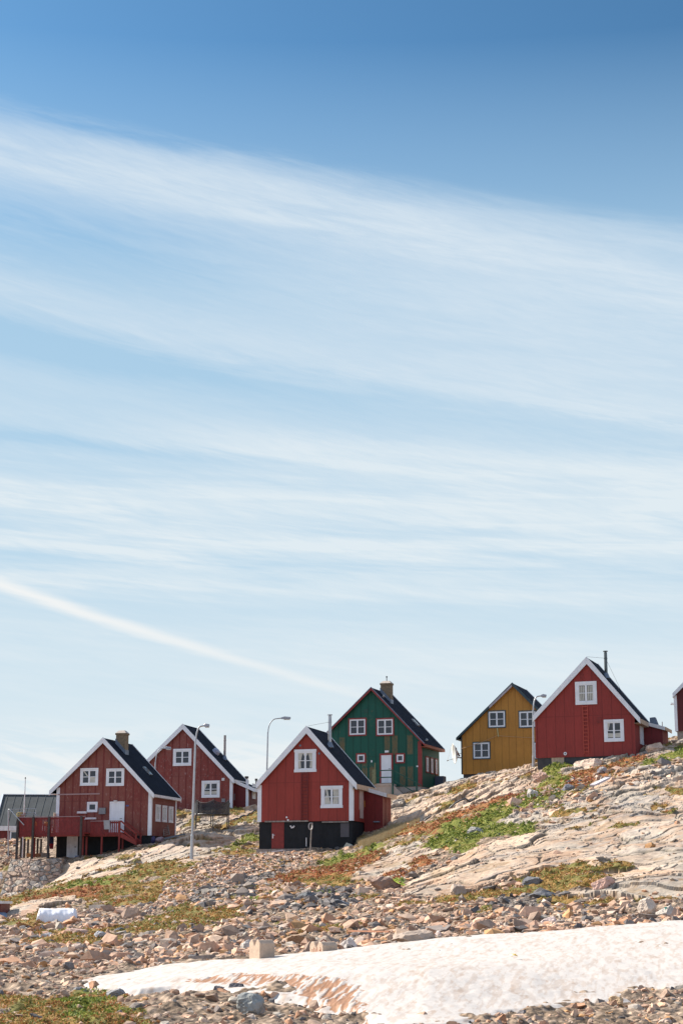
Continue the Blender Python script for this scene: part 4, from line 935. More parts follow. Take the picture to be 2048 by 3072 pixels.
rk = mixc(rk, A_(.20, .20, .19), dark*.7)
wx_ = xf + (fbm(xf*.5, yf*.5, 3)-.5)*2.2; wy_ = yf + (fbm(xf*.5+31, yf*.5+7, 3)-.5)*2.2; ja = wx_*.80+wy_*.60; jb = wy_*.80-wx_*.60
j1, je1 = cells(ja/5.5, jb/2.6); j2, je2 = cells(ja/1.7, jb/.75, 9)
rk = rk*(.86+.28*j1[:, None])*(.92+.16*j2[:, None])
rk = mixc(rk, A_(.10, .085, .06), (1-sstep(je1, .01, .05))*.75); rk = mixc(rk, A_(.12, .10, .075), (1-sstep(je2, .01, .06))*.45*(nB > .48))
rk = mixc(rk, A_(.19, .165, .14), sstep(fbm(ja*.5, jb*2.2, 4, .65), .60, .70)*.45)
rk = mixc(rk, A_(.24, .15, .07), sstep(fbm(xf*1.1+60, yf*.8, 4, .65), .62, .70)*.5)
so_ = mixc(np.tile(A_(.225, .158, .105), (len(xf), 1)), A_(.34, .25, .18), sstep(nB, .42, .6))
so_ = mixc(so_, A_(.13, .12, .115), grey*.6)
vc = {1: (A_(.34, .12, .035), A_(.22, .13, .04)), 2: (A_(.15, .17, .02), A_(.20, .18, .03)), 3: (A_(.29, .165, .04), A_(.17, .15, .035)), 4: (A_(.33, .25, .13), A_(.20, .15, .08)), 5: (A_(.22, .27, .02), A_(.10, .14, .02))}
rockm = rock > 0
col = np.where(rockm[:, None], rk, so_)
for i, (a, b_) in vc.items():
    m = veg == i
    if m.any(): col[m] = mixc(np.tile(a*.8, (m.sum(), 1)), b_*.8, sstep(nB[m], .42, .58))
faraway = sstep(yf, 160, 260); col = mixc(col, A_(.26, .22, .18), faraway)
nearby = sstep(26-yf, 0, 10)[:, None]; col = col*(1-nearby) + A_(.26, .22, .18)*nearby
me = bpy.data.meshes.new('ground')
ny, nx = shp; nv = ny*nx
co = np.stack([xf, yf, zf_], 1).astype(np.float32).ravel()
def grid_mesh(me, co, ny, nx, keep=None, colors=None):
    idx = np.arange(ny*nx).reshape(ny, nx)
    quads = np.stack([idx[:-1, :-1], idx[:-1, 1:], idx[1:, 1:], idx[1:, :-1]], -1).reshape(-1, 4)
    if keep is not None:
        quads = quads[keep]; used = np.unique(quads); remap = -np.ones(ny*nx, int); remap[used] = np.arange(len(used)); quads = remap[quads]
        co = co.reshape(-1, 3)[used].ravel()
        if colors is not None: colors = colors[used]
    me.vertices.add(len(co)//3); me.vertices.foreach_set('co', co)
    me.loops.add(quads.size); me.loops.foreach_set('vertex_index', quads.ravel().astype(np.int32))
    me.polygons.add(len(quads)); me.polygons.foreach_set('loop_start', (np.arange(len(quads))*4).astype(np.int32)); me.polygons.foreach_set('loop_total', np.full(len(quads), 4, np.int32))
    me.update(); me.validate()
    if colors is not None:
        ca = me.color_attributes.new('albedo', 'FLOAT_COLOR', 'POINT'); c4 = np.ones((len(colors), 4), np.float32); c4[:, :3] = colors; ca.data.foreach_set('color', c4.ravel())
    me.polygons.foreach_set('use_smooth', np.ones(len(me.polygons), bool))
    return me
ALPHA = np.where(rockm | (veg > 0), 0, 1); grid_mesh(me, co, ny, nx, None, col)
ca = me.color_attributes['albedo']; c4 = np.ones((len(col), 4), np.float32); c4[:, :3] = col; c4[:, 3] = ALPHA; ca.data.foreach_set('color', c4.ravel())
def attr_mat(name, rough=.85, scale=9., amp=.22, bump=.35, spec=.25, bd=.03, trans=0):
    m = bpy.data.materials.new(name); m.use_nodes = True; k = N(m.node_tree); b = k.n['Principled BSDF']
    at_ = k.add('ShaderNodeAttribute'); at_.attribute_name = 'albedo'; tc = k.add('ShaderNodeTexCoord')
    n1 = k.noise(tc.outputs['Object'], scale, 6, .65); f = k.ss(n1, .3, .7, 1-amp, 1+amp, 'LINEAR')
    k.l.new(k.mix(1.0, at_.outputs['Color'], k.comb(f, f, f), 'MULTIPLY'), b.inputs['Base Color'])
    b.inputs['Roughness'].default_value = rough; b.inputs['Specular IOR Level'].default_value = spec
    if bump:
        bn = k.add('ShaderNodeBump'); bn.inputs['Strength'].default_value = bump; bn.inputs['Distance'].default_value = bd
        k.l.new(n1, bn.inputs['Height']); k.l.new(bn.outputs[0], b.inputs['Normal'])
    if trans:
        t_ = k.add('ShaderNodeBsdfTranslucent'); k.l.new(at_.outputs['Color'], t_.inputs[0]); mx = k.add('ShaderNodeMixShader'); mx.inputs[0].default_value = trans
        k.l.new(b.outputs[0], mx.inputs[1]); k.l.new(t_.outputs[0], mx.inputs[2]); k.l.new(mx.outputs[0], k.n['Material Output'].inputs[0])
    return m
gm_ = attr_mat('rock_and_soil', scale=3.5, amp=.2, bump=.6, bd=.08); k = N(gm_.node_tree); b = k.n['Principled BSDF']
src = b.inputs['Base Color'].links[0].from_socket; at_ = [n_ for n_ in k.n if n_.type == 'ATTRIBUTE'][0]; tc = [n_ for n_ in k.n if n_.type == 'TEX_COORD'][0]
vo = k.add('ShaderNodeTexVoronoi'); k.l.new(tc.outputs['Object'], vo.inputs['Vector']); vo.inputs['Scale'].default_value = 6.5
sx = k.sep(vo.outputs['Color']); pf = k.m('MULTIPLY', k.ss(sx[0], 0, 1, .62, 1.45, 'LINEAR'), k.ss(vo.outputs['Distance'], .3, .75, 1, .55))
pf = k.m('ADD', k.m('MULTIPLY', pf, at_.outputs['Alpha']), k.m('SUBTRACT', 1, at_.outputs['Alpha']))
k.l.new(k.mix(1.0, src, k.comb(pf, pf, pf), 'MULTIPLY'), b.inputs['Base Color'])
me.polygons.foreach_set('use_smooth', np.zeros(len(me.polygons), bool)); me.materials.append(gm_)
go = link(bpy.data.objects.new('ground', me)); tag(go, kind='structure')
# ------------------------------------------------------------------ snow patch
big = (Yg > 28) & (Yg < 75); rows = np.where(big[:, 0])[0]
cols = np.where(np.abs(SA) < .34)[0]
r0_, r1_ = rows[0], rows[-1]+1; c0_, c1_ = cols[0], cols[-1]+1
xs_, ys_ = Xg[r0_:r1_, c0_:c1_], Yg[r0_:r1_, c0_:c1_]
ins = inside(xs_ + (fbm(xs_*1.2, ys_*1.2, 4, .6)-.5)*.5, ys_ + (fbm(xs_*1.2+9, ys_*1.2, 4, .6)-.5)*.9, SNOW)
ed = edgedist(xs_ + (fbm(xs_*1.2, ys_*1.2, 4, .6)-.5)*.5, ys_ + (fbm(xs_*1.2+9, ys_*1.2, 4, .6)-.5)*.9, SNOW)
bh = base_h(xs_, ys_)
dirt = inside(xs_+(fbm(xs_*2, ys_*2, 3)-.5)*.6, ys_+(fbm(xs_*2+4, ys_*2, 3)-.5)*1.0, SNOWDIRT) 
cup = fbm(xs_*3.2, ys_*1.0, 3, .55); cup2 = fbm(xs_*13-ys_*2.2, ys_*1.5, 3, .6); cup3 = fbm(xs_*11-ys_*2.0, ys_*1.5, 4, .65)
sz = bh - .06 + .15*sstep(ed, 0, .5) + .07*sstep(ed, 0, 2.6) + .22*sstep(ed, .8, 5)*sstep(46-ys_, 0, 8) + (cup-.5)*.025 + (fbm(xs_*.4, ys_*.3, 3)-.5)*.08 + np.where(dirt, (cup2-.5)*.07, 0)
cs = np.zeros(xs_.shape+(3,)); s1 = A_(.49, .45, .415); s2 = A_(.38, .295, .235)
t_ = (sstep(cup3, .53, .61)*.5 + sstep(fbm(xs_*7, ys_*2.2, 3), .60, .75)*.4)[..., None]
cs[:] = s1*(1-t_)+s2*t_
td = (np.where(dirt, 1, 0)*sstep(cup2, .545, .495)*.9)[..., None]; cs = cs*(1-td)+A_(.30, .135, .055)*td
keep = (ins[:-1, :-1] & ins[:-1, 1:] & ins[1:, 1:] & ins[1:, :-1]).reshape(-1)
# drop the rim to the ground so the sheet has an edge
er = ~ins; rim = np.zeros_like(ins)
for dy, dx in ((1,0),(-1,0),(0,1),(0,-1)): rim |= np.roll(np.roll(er, dy, 0), dx, 1)
pass
ms = bpy.data.meshes.new('snow'); grid_mesh(ms, np.stack([xs_, ys_, sz], -1).astype(np.float32).ravel(), xs_.shape[0], xs_.shape[1], keep, cs.reshape(-1, 3))
ms.materials.append(attr_mat('old_snow', .6, 14, .05, .15, .3, .02)); tag(link(bpy.data.objects.new('snow', ms)), kind='structure')
# ------------------------------------------------------------------ rocks
import bmesh
def rock_shape(seed, sub=1, flat=.7, cuts=7, d0=.25, d1=.72):
    r = np.random.RandomState(seed); bm = bmesh.new(); bmesh.ops.create_icosphere(bm, subdivisions=sub, radius=1)
    V = np.array([v.co[:] for v in bm.verts]); Fc = np.array([[v.index for v in f.verts] for f in bm.faces]); bm.free()
    for _ in range(cuts):
        nn = r.normal(size=3); nn /= np.linalg.norm(nn); dd = r.uniform(d0, d1); h = V@nn-dd; V = V - np.outer(np.clip(h, 0, None), nn)
    V *= r.uniform(.75, 1.25, 3)*np.array([1, .75, flat*.8]); V += r.normal(scale=.015, size=V.shape)
    V /= np.abs(V[:, :2]).max(); return V, Fc
def bulk(name, Vs, Fs, cols, m, kind='stuff'):
    V = np.concatenate(Vs).astype(np.float32); Fx = np.concatenate(Fs); Cc = np.concatenate(cols)
    me = bpy.data.meshes.new(name); k_ = Fx.shape[1]
    me.vertices.add(len(V)); me.vertices.foreach_set('co', V.ravel()); me.loops.add(Fx.size); me.loops.foreach_set('vertex_index', Fx.ravel().astype(np.int32))
    me.polygons.add(len(Fx)); me.polygons.foreach_set('loop_start', (np.arange(len(Fx))*k_).astype(np.int32)); me.polygons.foreach_set('loop_total', np.full(len(Fx), k_, np.int32))
    me.polygons.foreach_set('use_smooth', np.zeros(len(Fx), bool)); me.update()
    ca = me.color_attributes.new('albedo', 'FLOAT_COLOR', 'POINT'); c4 = np.ones((len(Cc), 4), np.float32); c4[:, :3] = Cc; ca.data.foreach_set('color', c4.ravel())
    me.materials.append(m); o = link(bpy.data.objects.new(name, me)); tag(o, kind=kind); return o
SH1 = [rock_shape(i, 2, .75, 12) for i in range(18)]; SH0 = [rock_shape(50+i, 1, .6, 7) for i in range(14)]
r = np.random.RandomState(11)
PAL = np.array([[.58,.40,.30],[.48,.34,.26],[.64,.49,.38],[.38,.29,.235],[.52,.31,.20],[.30,.27,.25],[.22,.20,.195],[.13,.13,.14],[.58,.48,.42],[.44,.42,.38],[.50,.30,.15],[.38,.36,.33]])
PW = np.array([18,15,12,12,10,6,6,6,6,3,5,4.]); PW /= PW.sum(); PAL = PAL*np.array([.87,.80,.735])
ROCKM = attr_mat('stone', .85, 6, .25, .5, .25, .03)
def scatter(n, y0, y1, smin, smax, a=1.6, sel=None, power=1.0, gscale=1.0):
    yy = y0*(y1/y0)**r.rand(n) if power == 1 else r.uniform(y0, y1, n)
    xx = yy*r.uniform(-.255, .255, n); return xx, yy
def place(name, xx, yy, size, shapes, pal=None, sink=.25, tilt=.35, thresh=None):
    rk_, dk_, gr_, vg_, sn_ = zones(xx, yy); hh = base_h(xx, yy) + detail_h(xx, yy, rk_)
    ci = r.choice(len(PAL), len(xx), p=PW)
    ci = np.where(gr_ & (r.rand(len(xx)) < .75), r.choice([5, 6, 7, 7, 11, 6], len(xx)), ci)
    Vs, Fs, Cs = [], [], []; off = 0
    for i in range(len(xx)):
        V, Fc = shapes[r.randint(len(shapes))]; a = r.uniform(0, 6.28); s_ = size[i]
        ta = r.normal(scale=tilt); ca, sa = math.cos(a), math.sin(a); ct, st = math.cos(ta), math.sin(ta)
        W = V.copy(); W[:, 1], W[:, 2] = V[:, 1]*ct-V[:, 2]*st, V[:, 1]*st+V[:, 2]*ct
        W = np.stack([W[:, 0]*ca-W[:, 1]*sa, W[:, 0]*sa+W[:, 1]*ca, W[:, 2]], 1)*s_*.5
        W += [xx[i], yy[i], hh[i]+s_*.02]
        c = PAL[ci[i]]*r.uniform(.8, 1.2); Vs.append(W); Fs.append(Fc+off); off += len(V); Cs.append(np.tile(c, (len(V), 1)))
    return bulk(name, Vs, Fs, Cs, ROCKM)
def filt(xx, yy, prob_rock=.03, prob_veg=.08, prob=1.0, snow=0.0):
    rk_, dk_, gr_, vg_, sn_ = zones(xx, yy); sd_ = inside(xx, yy, SNOW) & (edgedist(xx, yy, SNOW) > .35)
    dens = sstep(fbm(xx*.4+20, yy*.3, 3), .28, .5)*.6+.4
    p = np.where(rk_, prob_rock, np.where(vg_ > 0, prob_veg, prob*dens)); p = np.where(sd_, snow, p)*keep_off(xx, yy)
    for bx_, by_ in BLOCKS: p = np.where((np.abs(xx-bx_-.15) < .75) & (yy > by_-2.5) & (yy < by_+1.2), 0, p)
    k_ = r.rand(len(xx)) < p; return xx[k_], yy[k_]
def lognorm(n, med, sig, lo, hi): return np.clip(med*np.exp(r.normal(scale=sig, size=n)), lo, hi)
BLOCKS = [(at(779, 2876, 47).x, 47.0), (at(968, 2858, 48.2).x, 48.2)]
xx, yy = scatter(16000, 30, 56, 0, 0); xx, yy = filt(xx, yy, snow=.0015); place('rubble', xx, yy, lognorm(len(xx), .10, .6, .04, .36), SH1)
xx, yy = scatter(24000, 50, 86, 0, 0); xx, yy = filt(xx, yy, .04, .06); place('rubble', xx, yy, lognorm(len(xx), .18, .58, .07, .95), SH0)
xx, yy = scatter(17000, 80, 122, 0, 0); xx, yy = filt(xx, yy, .02, .05, .5); place('scree', xx, yy, lognorm(len(xx), .19, .48, .09, .9), SH0)
def region_scatter(poly_px, n):
    p = wpoly(poly_px); x0, y0 = p.min(0); x1, y1 = p.max(0); xx = r.uniform(x0, x1, n); yy = r.uniform(y0, y1, n); m = inside(xx, yy, p) & (keep_off(xx, yy) > .5); return xx[m], yy[m]
xx, yy = region_scatter([(640,2575),(776,2552),(930,2560),(980,2575),(900,2600),(760,2650),(620,2690),(480,2710),(500,2640)], 16000); place('scree', xx, yy, lognorm(len(xx), .20, .38, .1, .6), SH0)
xx, yy = region_scatter([(0,2510),(55,2505),(60,2590),(0,2610)], 1500); place('scree', xx, yy, lognorm(len(xx), .35, .4, .15, .9), SH0)
xx, yy = region_scatter([(560,2690),(700,2650),(1080,2660),(1090,2700),(950,2740),(620,2730)], 2600); place('rubble', xx, yy, lognorm(len(xx), .30, .5, .12, 1.0), SH0)
xx, yy = region_scatter([(1480,2440),(1560,2390),(1850,2310),(2060,2270),(2060,2330),(1800,2400),(1600,2460)], 700); place('scree', xx, yy, lognorm(len(xx), .32, .5, .12, 1.1), SH0)
# ------------------------------------------------------------------ low growth: leaf sized faces
def leaves(name, kinds, ntry, y0, y1, size, hgt, palette, perclump=14):
    yy = y0*(y1/y0)**r.rand(ntry); xx = yy*r.uniform(-.255, .255, ntry)
    _, _, _, vg_, sn_ = zones(xx, yy); m = np.isin(vg_, kinds) & ~inside(xx, yy, SNOW) & (keep_off(xx, yy) > .5); xx, yy, vg_ = xx[m], yy[m], vg_[m]
    rep = perclump; rad = np.repeat(size*r.uniform(1.2, 3.6, len(xx)), rep)
    cx, cy = np.repeat(xx, rep), np.repeat(yy, rep); n_ = len(cx)
    th = r.uniform(0, 6.28, n_); rr_ = rad*np.sqrt(r.rand(n_)); px, py = cx+np.cos(th)*rr_, cy+np.sin(th)*rr_
    hz = base_h(px, py)+detail_h(px, py, np.zeros(n_)) ; cl = np.repeat(hgt*r.uniform(.4, 1.3, len(xx)), rep)*np.clip(cy/85, .35, 1)
    pz = hz + cl*np.sqrt(np.clip(1-(rr_/rad)**2, 0, 1))*r.uniform(.5, 1, n_)
    nn = r.normal(size=(n_, 3)); nn /= np.linalg.norm(nn, axis=1)[:, None]; t1 = np.cross(nn, r.normal(size=(n_, 3))); t1 /= np.linalg.norm(t1, axis=1)[:, None]+1e-9; t2 = np.cross(nn, t1)
    sz = (size*r.uniform(.5, 1.1, n_))[:, None]*(py/90)[:, None]**.6
    c0 = np.stack([px, py, pz], 1); V = np.stack([c0-t1*sz, c0+t2*sz*.55, c0+t1*sz, c0-t2*sz*.55], 1).reshape(-1, 3)
    Fx = np.arange(n_*4).reshape(-1, 4)
    pal = np.array(palette); cc = pal[np.repeat(r.randint(len(pal), size=len(xx)), rep)]
    alt = pal[r.randint(len(pal), size=n_)]; mm = (r.rand(n_) < .35)[:, None]; cc = np.where(mm, alt, cc)*r.uniform(.7, 1.3, n_)[:, None]; cc = (cc*.8 + cc.mean(1, keepdims=True)*.2)*.85
    print(name, n_)
    return bulk(name, [V], [Fx], [np.repeat(cc, 4, 0)], LEAFM)
LEAFM = attr_mat('leaf', .7, 5, .1, 0, .2, trans=.25)
leaves('heather', [1], 17000, 70, 125, .075, .14, [(.46,.12,.035),(.38,.15,.04),(.52,.19,.06),(.28,.17,.04),(.42,.09,.04),(.22,.19,.04),(.56,.28,.10)])
leaves('green_shrub', [2], 26000, 31, 125, .085, .22, [(.16,.22,.015),(.21,.27,.02),(.27,.32,.03),(.10,.15,.015),(.34,.36,.04)])
leaves('grass', [3], 40000, 31, 145, .07, .12, [(.44,.23,.035),(.32,.21,.035),(.50,.25,.045),(.22,.22,.03),(.46,.15,.035),(.50,.34,.11),(.24,.26,.035)], 12)
leaves('moss', [5], 6000, 60, 100, .06, .10, [(.38,.44,.03),(.30,.40,.03),(.2,.28,.03)])
# tall dry grass beside the centre house
xx, yy = region_scatter([(1070,2528),(1180,2482),(1260,2465),(1190,2505),(1090,2548)], 14000); n_ = len(xx)
hz = base_h(xx, yy); hh = r.uniform(.15, .4, n_); lx = r.normal(scale=.08, size=n_)+.05; V = np.stack([np.stack([xx-.022, yy, hz], 1), np.stack([xx+.022, yy, hz], 1), np.stack([xx+lx, yy+lx*.3, hz+hh], 1)], 1).reshape(-1, 3)
cc = np.array([(.40,.30,.16),(.30,.22,.12),(.46,.37,.22)])[r.randint(3, size=n_)]; bulk('dry_grass', [V], [np.arange(n_*3).reshape(-1, 3)], [np.repeat(cc, 3, 0)], LEAFM)

# ------------------------------------------------------------------ free-standing things
def gpos(px, py, Yd=None):
    x, y = ground(px, py)
    if Yd: x, y = (px-CX)/F*Yd/(cp)*1.0, Yd; x = at(px, py, Yd).x
    return Vector((x, y, float(height(np.array([x]), np.array([y]))[0])))
# street lamps: pole > curved arm > head
def lamp(px, pyb, pyt, Yd, xhead, label, r0=.075, headz=0, zbase=None):
    b0 = at(px, pyb, Yd); zg = float(base_h(np.array([b0.x]), np.array([Yd]))[0])
    top = at(px, pyt, Yd).z; xh = at(xhead, pyt, Yd).x; root = empty('street_lamp', (b0.x, Yd, zg-.1)); tag(root, label, 'street lamp', 'street lamps along the hillside')
    H = top-zg+.1; dx = xh-b0.x; m_ = MB(); ln = 0.012*H
    m_.tube([(0, 0, 0), (ln*.15, 0, H*.18), (ln*.16, 0, H*.18+.02), (ln, 0, H-1.1)], [r0*1.35, r0*1.3, r0, r0*.72], 10); m_.build('pole', STEEL, root, smooth=False)
    pts = []
    for i in range(9):
        a = i/8*math.pi/2; pts.append((ln+.02+dx*.38*(1-math.cos(a)), 0, H-1.1+1.0*math.sin(a)))
    pts.append((ln+dx*.62, 0, H-.06)); m_ = MB(); m_.tube(pts, [r0*.6]*10, 8); m_.build('arm', STEEL, root)
    m_ = MB(); x0 = ln+dx*.60; L_ = dx*.45; hw = .14
    vs = [(x0, -hw*.5, H-.12), (x0, hw*.5, H-.12), (x0, hw*.5, H+.0), (x0, -hw*.5, H+.0), (x0+L_*.35, -hw, H-.14), (x0+L_*.35, hw, H-.14), (x0+L_*.35, hw, H+.06), (x0+L_*.35, -hw, H+.06), (x0+L_, -hw*.8, H-.11), (x0+L_, hw*.8, H-.11), (x0+L_, hw*.7, H+.02), (x0+L_, -hw*.7, H+.02)]
    fs = [(0,1,2,3)]+[(a+b_, a+(b_+1) % 4, a+4+(b_+1) % 4, a+4+b_) for a in (0, 4) for b_ in range(4)]+[(11,10,9,8)]
    m_.add(vs, fs); hd = m_.build('lamp_head', mat('lamp_housing', (.34, .36, .40), .4, .3), root, bevel=.01)
    m_ = MB(); m_.box(x0+L_*.3, x0+L_*.95, -hw*.7, hw*.7, H-.19, H-.142); m_.build('lamp_lens', mat('lamp_lens', (.55, .56, .55), .2), hd)
    return root
lamp(575, 2577, 2174, 110, 622, 'tall street lamp on bare rock in front of the red houses', .085)
lamp(797, 2480, 2152, 131, 865, 'street lamp against the sky rising behind the bright red centre house', .07)
lamp(1600, 2330, 2085, 128, 1633, 'street lamp between the ochre house and the upper right red house', .08)
lamp(460, 2420, 2242, 131, 508, 'short looking street lamp peeking over the weathered house roof', .06)
# trampoline
tp = at(636, 2444, 128.5); root = empty('trampoline', (tp.x, tp.y, tp.z)); tag(root, 'round trampoline with dark sagging safety net on the rock', 'trampoline')
RT = 1.32; m_ = MB(); ring = [(RT*math.cos(a), RT*math.sin(a), 0) for a in [2*math.pi*i/28 for i in range(29)]]
m_.tube(ring, .035, 6); m_.build('frame', DKSTEEL, root)
m_ = MB(); m_.prism([(1.28*math.cos(2*math.pi*i/28), 1.28*math.sin(2*math.pi*i/28)) for i in range(28)], -.03, .0, lambda a, b, c: (a, b, c)); m_.build('jumping_mat', mat('black_mat', (.02, .02, .025), .7), root)
NET = bpy.data.materials.new('safety_net'); NET.use_nodes = True; NET.node_tree.nodes['Principled BSDF'].inputs['Base Color'].default_value = (.03, .03, .035, 1); NET.node_tree.nodes['Principled BSDF'].inputs['Alpha'].default_value = .78
angs = [R(a) for a in (-90+8, -30+8, 30+8, 90+8, 150+8, 210+8)]
for a in angs:
    x, y = RT*math.cos(a), RT*math.sin(a); g_ = float(base_h(np.array([tp.x+x]), np.array([tp.y+y]))[0])-tp.z-.3
    m_ = MB(); m_.tube([(x*1.02, y*1.02, g_), (x*1.02, y*1.02, .05)], .035, 6); m_.build('leg', DKSTEEL, root)
    m_ = MB(); m_.tube([(x*1.04, y*1.04, .05), (x*1.04, y*1.04, 1.08)], .025, 6); m_.build('net_pole', DKSTEEL, root)
m_ = MB(); vs = []; nseg = 48
for i in range(nseg+1):
    a = 2*math.pi*i/nseg; k_ = ((math.degrees(a)-8+90) % 60)/60; sag = .22*4*k_*(1-k_); vs += [(RT*.99*math.cos(a), RT*.99*math.sin(a), .03), (RT*.99*math.cos(a), RT*.99*math.sin(a), 1.0-sag)]
m_.add(vs, [(2*i, 2*i+2, 2*i+3, 2*i+1) for i in range(nseg)]); m_.build('net', NET, root)
m_ = MB(); m_.tube([Vector(vs[2*i+1]) for i in range(nseg+1)], .022, 5); m_.build('net_rope', DKSTEEL, root)
# stone retaining wall under the deck
LEFTD = 121.5
WALLM = bpy.data.materials.new('dry_stone'); WALLM.use_nodes = True; k = N(WALLM.node_tree); b_ = k.n['Principled BSDF']; tc = k.add('ShaderNodeTexCoord')
def voro(k, feat):
    v_ = k.add('ShaderNodeTexVoronoi', feature=feat); mp = k.add('ShaderNodeMapping'); mp.inputs['Scale'].default_value = (1.5, 1.5, 2.2); k.l.new(tc.outputs['Object'], mp.inputs[0]); k.l.new(mp.outputs[0], v_.inputs['Vector']); v_.inputs['Scale'].default_value = 1.3; return v_
vo = voro(k, 'F1'); ve = voro(k, 'DISTANCE_TO_EDGE'); rmp = k.add('ShaderNodeValToRGB'); cr = rmp.color_ramp; cr.interpolation = 'CONSTANT'
sx = k.sep(vo.outputs['Color'])
k.l.new(sx[0], rmp.inputs[0]); cr.elements[0].color = (.46, .32, .24, 1); cr.elements[1].position = .35; cr.elements[1].color = (.44, .37, .31, 1)
for p_, c_ in ((.55, (.52, .37, .27, 1)), (.72, (.34, .31, .28, 1)), (.86, (.44, .38, .31, 1))): e_ = cr.elements.new(p_); e_.color = c_
f_ = k.ss(ve.outputs['Distance'], .0, .04, .5, .85); nz = k.noise(tc.outputs['Object'], 7, 5); f_ = k.m('MULTIPLY', f_, k.ss(nz, .3, .7, .8, 1.2, 'LINEAR'))
k.l.new(k.mix(1.0, rmp.outputs[0], k.comb(f_, f_, f_), 'MULTIPLY'), b_.inputs['Base Color']); b_.inputs['Roughness'].default_value = .9
bn = k.add('ShaderNodeBump'); bn.inputs['Strength'].default_value = 1; bn.inputs['Distance'].default_value = .12; k.l.new(k.ss(ve.outputs['Distance'], 0, .12), bn.inputs['Height']); k.l.new(bn.outputs[0], b_.inputs['Normal'])
ft = [(34, 2578, 120.3), (90, 2577, 120.0), (150, 2575, 120.0), (186, 2574, 120.8)]; fb_ = [(-8, 2692, 117.9), (50, 2684, 117.7), (120, 2662, 118.0), (182, 2634, 118.9)]
m_ = MB(); T = [at(*p_) for p_ in ft]; Bm = [at(*p_)-Vector((0, 0, .6)) for p_ in fb_]; org = T[0].copy()
# subdivide the face and push single stones in and out
nu, nw = 44, 26; vs = []; rg = random.Random(4)
stones = [(rg.random()*6.5, rg.random()*3.2, rg.uniform(-.10, .12)) for _ in range(110)]
for j in range(nw+1):
    for i in range(nu+1):
        s_ = i/nu*3; i0 = min(int(s_), 2); a = T[i0].lerp(T[i0+1], s_-i0); c = Bm[i0].lerp(Bm[i0+1], s_-i0); p_ = a.lerp(c, j/nw)
        du, dv = i/nu*6.5, j/nw*3.2; best = min(stones, key=lambda q: (q[0]-du)**2+((q[1]-dv)*1.5)**2)
        p_ = p_+Vector((0, -1, .1))*(best[2]*.5+rg.uniform(-.01, .01))*(1 if 0 < j else .3); vs.append(p_-org)
fs = [(j*(nu+1)+i, j*(nu+1)+i+1, (j+1)*(nu+1)+i+1, (j+1)*(nu+1)+i) for j in range(nw) for i in range(nu)]
nb = len(vs); back = [Vector((T[0].x-org.x-1.6, 9, 0)), Vector((T[-1].x-org.x+.3, 6, 0)), Vector((Bm[0].x-org.x-2.2, 9, -3)), Vector((Bm[-1].x-org.x, 6, -3))]
vs += back
fs += [tuple(range(nu, -1, -1))+(nb, nb+1)]
fs += [tuple(j*(nu+1) for j in range(nw+1))+(nb+2, nb), tuple(j*(nu+1)+nu for j in range(nw, -1, -1))+(nb+1, nb+3)]
m_.add(vs, fs); rw = m_.build('stone_wall', WALLM); rw.location = org; tag(rw, 'sloping dry stone retaining wall below the timber deck posts', 'stone wall')
zt_ = T[0].z
# things stored under the deck
def boxthing(name, label, cat, px0, px1, pyt, pyb, Yd, dep, m_, rz=0, group=None, sub=None):
    a = at(px0, pyb, Yd); c = at(px1, pyt, Yd); w_ = (c.x-a.x); h_ = c.z-a.z; b = MB()
    t_ = .02
    b.box(-w_/2, w_/2, 0, dep, 0, h_-.03); b.box(-w_/2-t_, w_/2+t_, -t_, dep+t_, h_-.028, h_)
    for xx_ in (-w_*.3, w_*.3): b.box(xx_-.03, xx_+.03, -.014, -.002, .02, h_-.04)
    o = b.build(name, m_); o.location = ((a.x+c.x)/2, Yd, a.z); o.rotation_euler = (0, 0, rz); tag(o, label, cat, group); return o
CARD = mat('orange_cardboard', (.45, .22, .08), .8); 
boxthing('storage_crate', 'orange wooden crate at left under the deck on the stone wall', 'crate', 80, 98, 2560, 2570.5, 125, .5, CARD)
boxthing('storage_crate', 'brown crate beside the orange one under the deck', 'crate', 104, 121, 2560.5, 2570.5, 125.1, .5, mat('brown_crate', (.26, .12, .06), .8))
boxthing('storage_crate', 'pale grey board crate under the deck near the basement corner', 'crate', 123, 147, 2559, 2571, 124.9, .5, GREYWOOD)
boxthing('fish_box', 'blue plastic tub beside the white basement door', 'tub', 226, 242, 2567, 2576, 122.8, .4, mat('blue_plastic', (.16, .22, .38), .5))
# hanging clothes
def cloth(name, label, px0, px1, pyt, pyb, Yd, mats_):
    a = at(px0, pyt, Yd); c = at(px1, pyb, Yd); b = MB(); nu_, nw_ = 10, 10; W_ = c.x-a.x; H_ = a.z-c.z; vs = []
    for side in (0, .05):
        for j in range(nw_+1):
            for i in range(nu_+1):
                t_ = j/nw_; wv_ = .5+.5*math.sin(t_*2.6+.5); x_ = W_*(.5+(i/nu_-.5)*(.55+.45*wv_)); vs.append((x_, side+.05*math.sin(i*1.9+t_*2), -H_*t_))
    k_ = (nu_+1)*(nw_+1); fs = []; mi = []
    for j in range(nw_):
        for i in range(nu_):
            q = j*(nu_+1)+i; fs.append((q, q+1, q+nu_+2, q+nu_+1)); mi.append(0 if j < nw_*.55 else 1); fs.append((q+k_, q+k_+nu_+1, q+k_+nu_+2, q+k_+1)); mi.append(0 if j < nw_*.55 else 1)
    b.add(vs, fs); b.mi = mi; o = b.build(name, mats_); o.location = a; tag(o, label, 'clothing'); return o
cloth('hanging_coverall', 'blue and red work suit hanging from the deck beams', 150, 161, 2506, 2547, 123.6, [mat('navy_cloth', (.02, .03, .09), .9), mat('red_cloth', (.28, .015, .03), .9)])
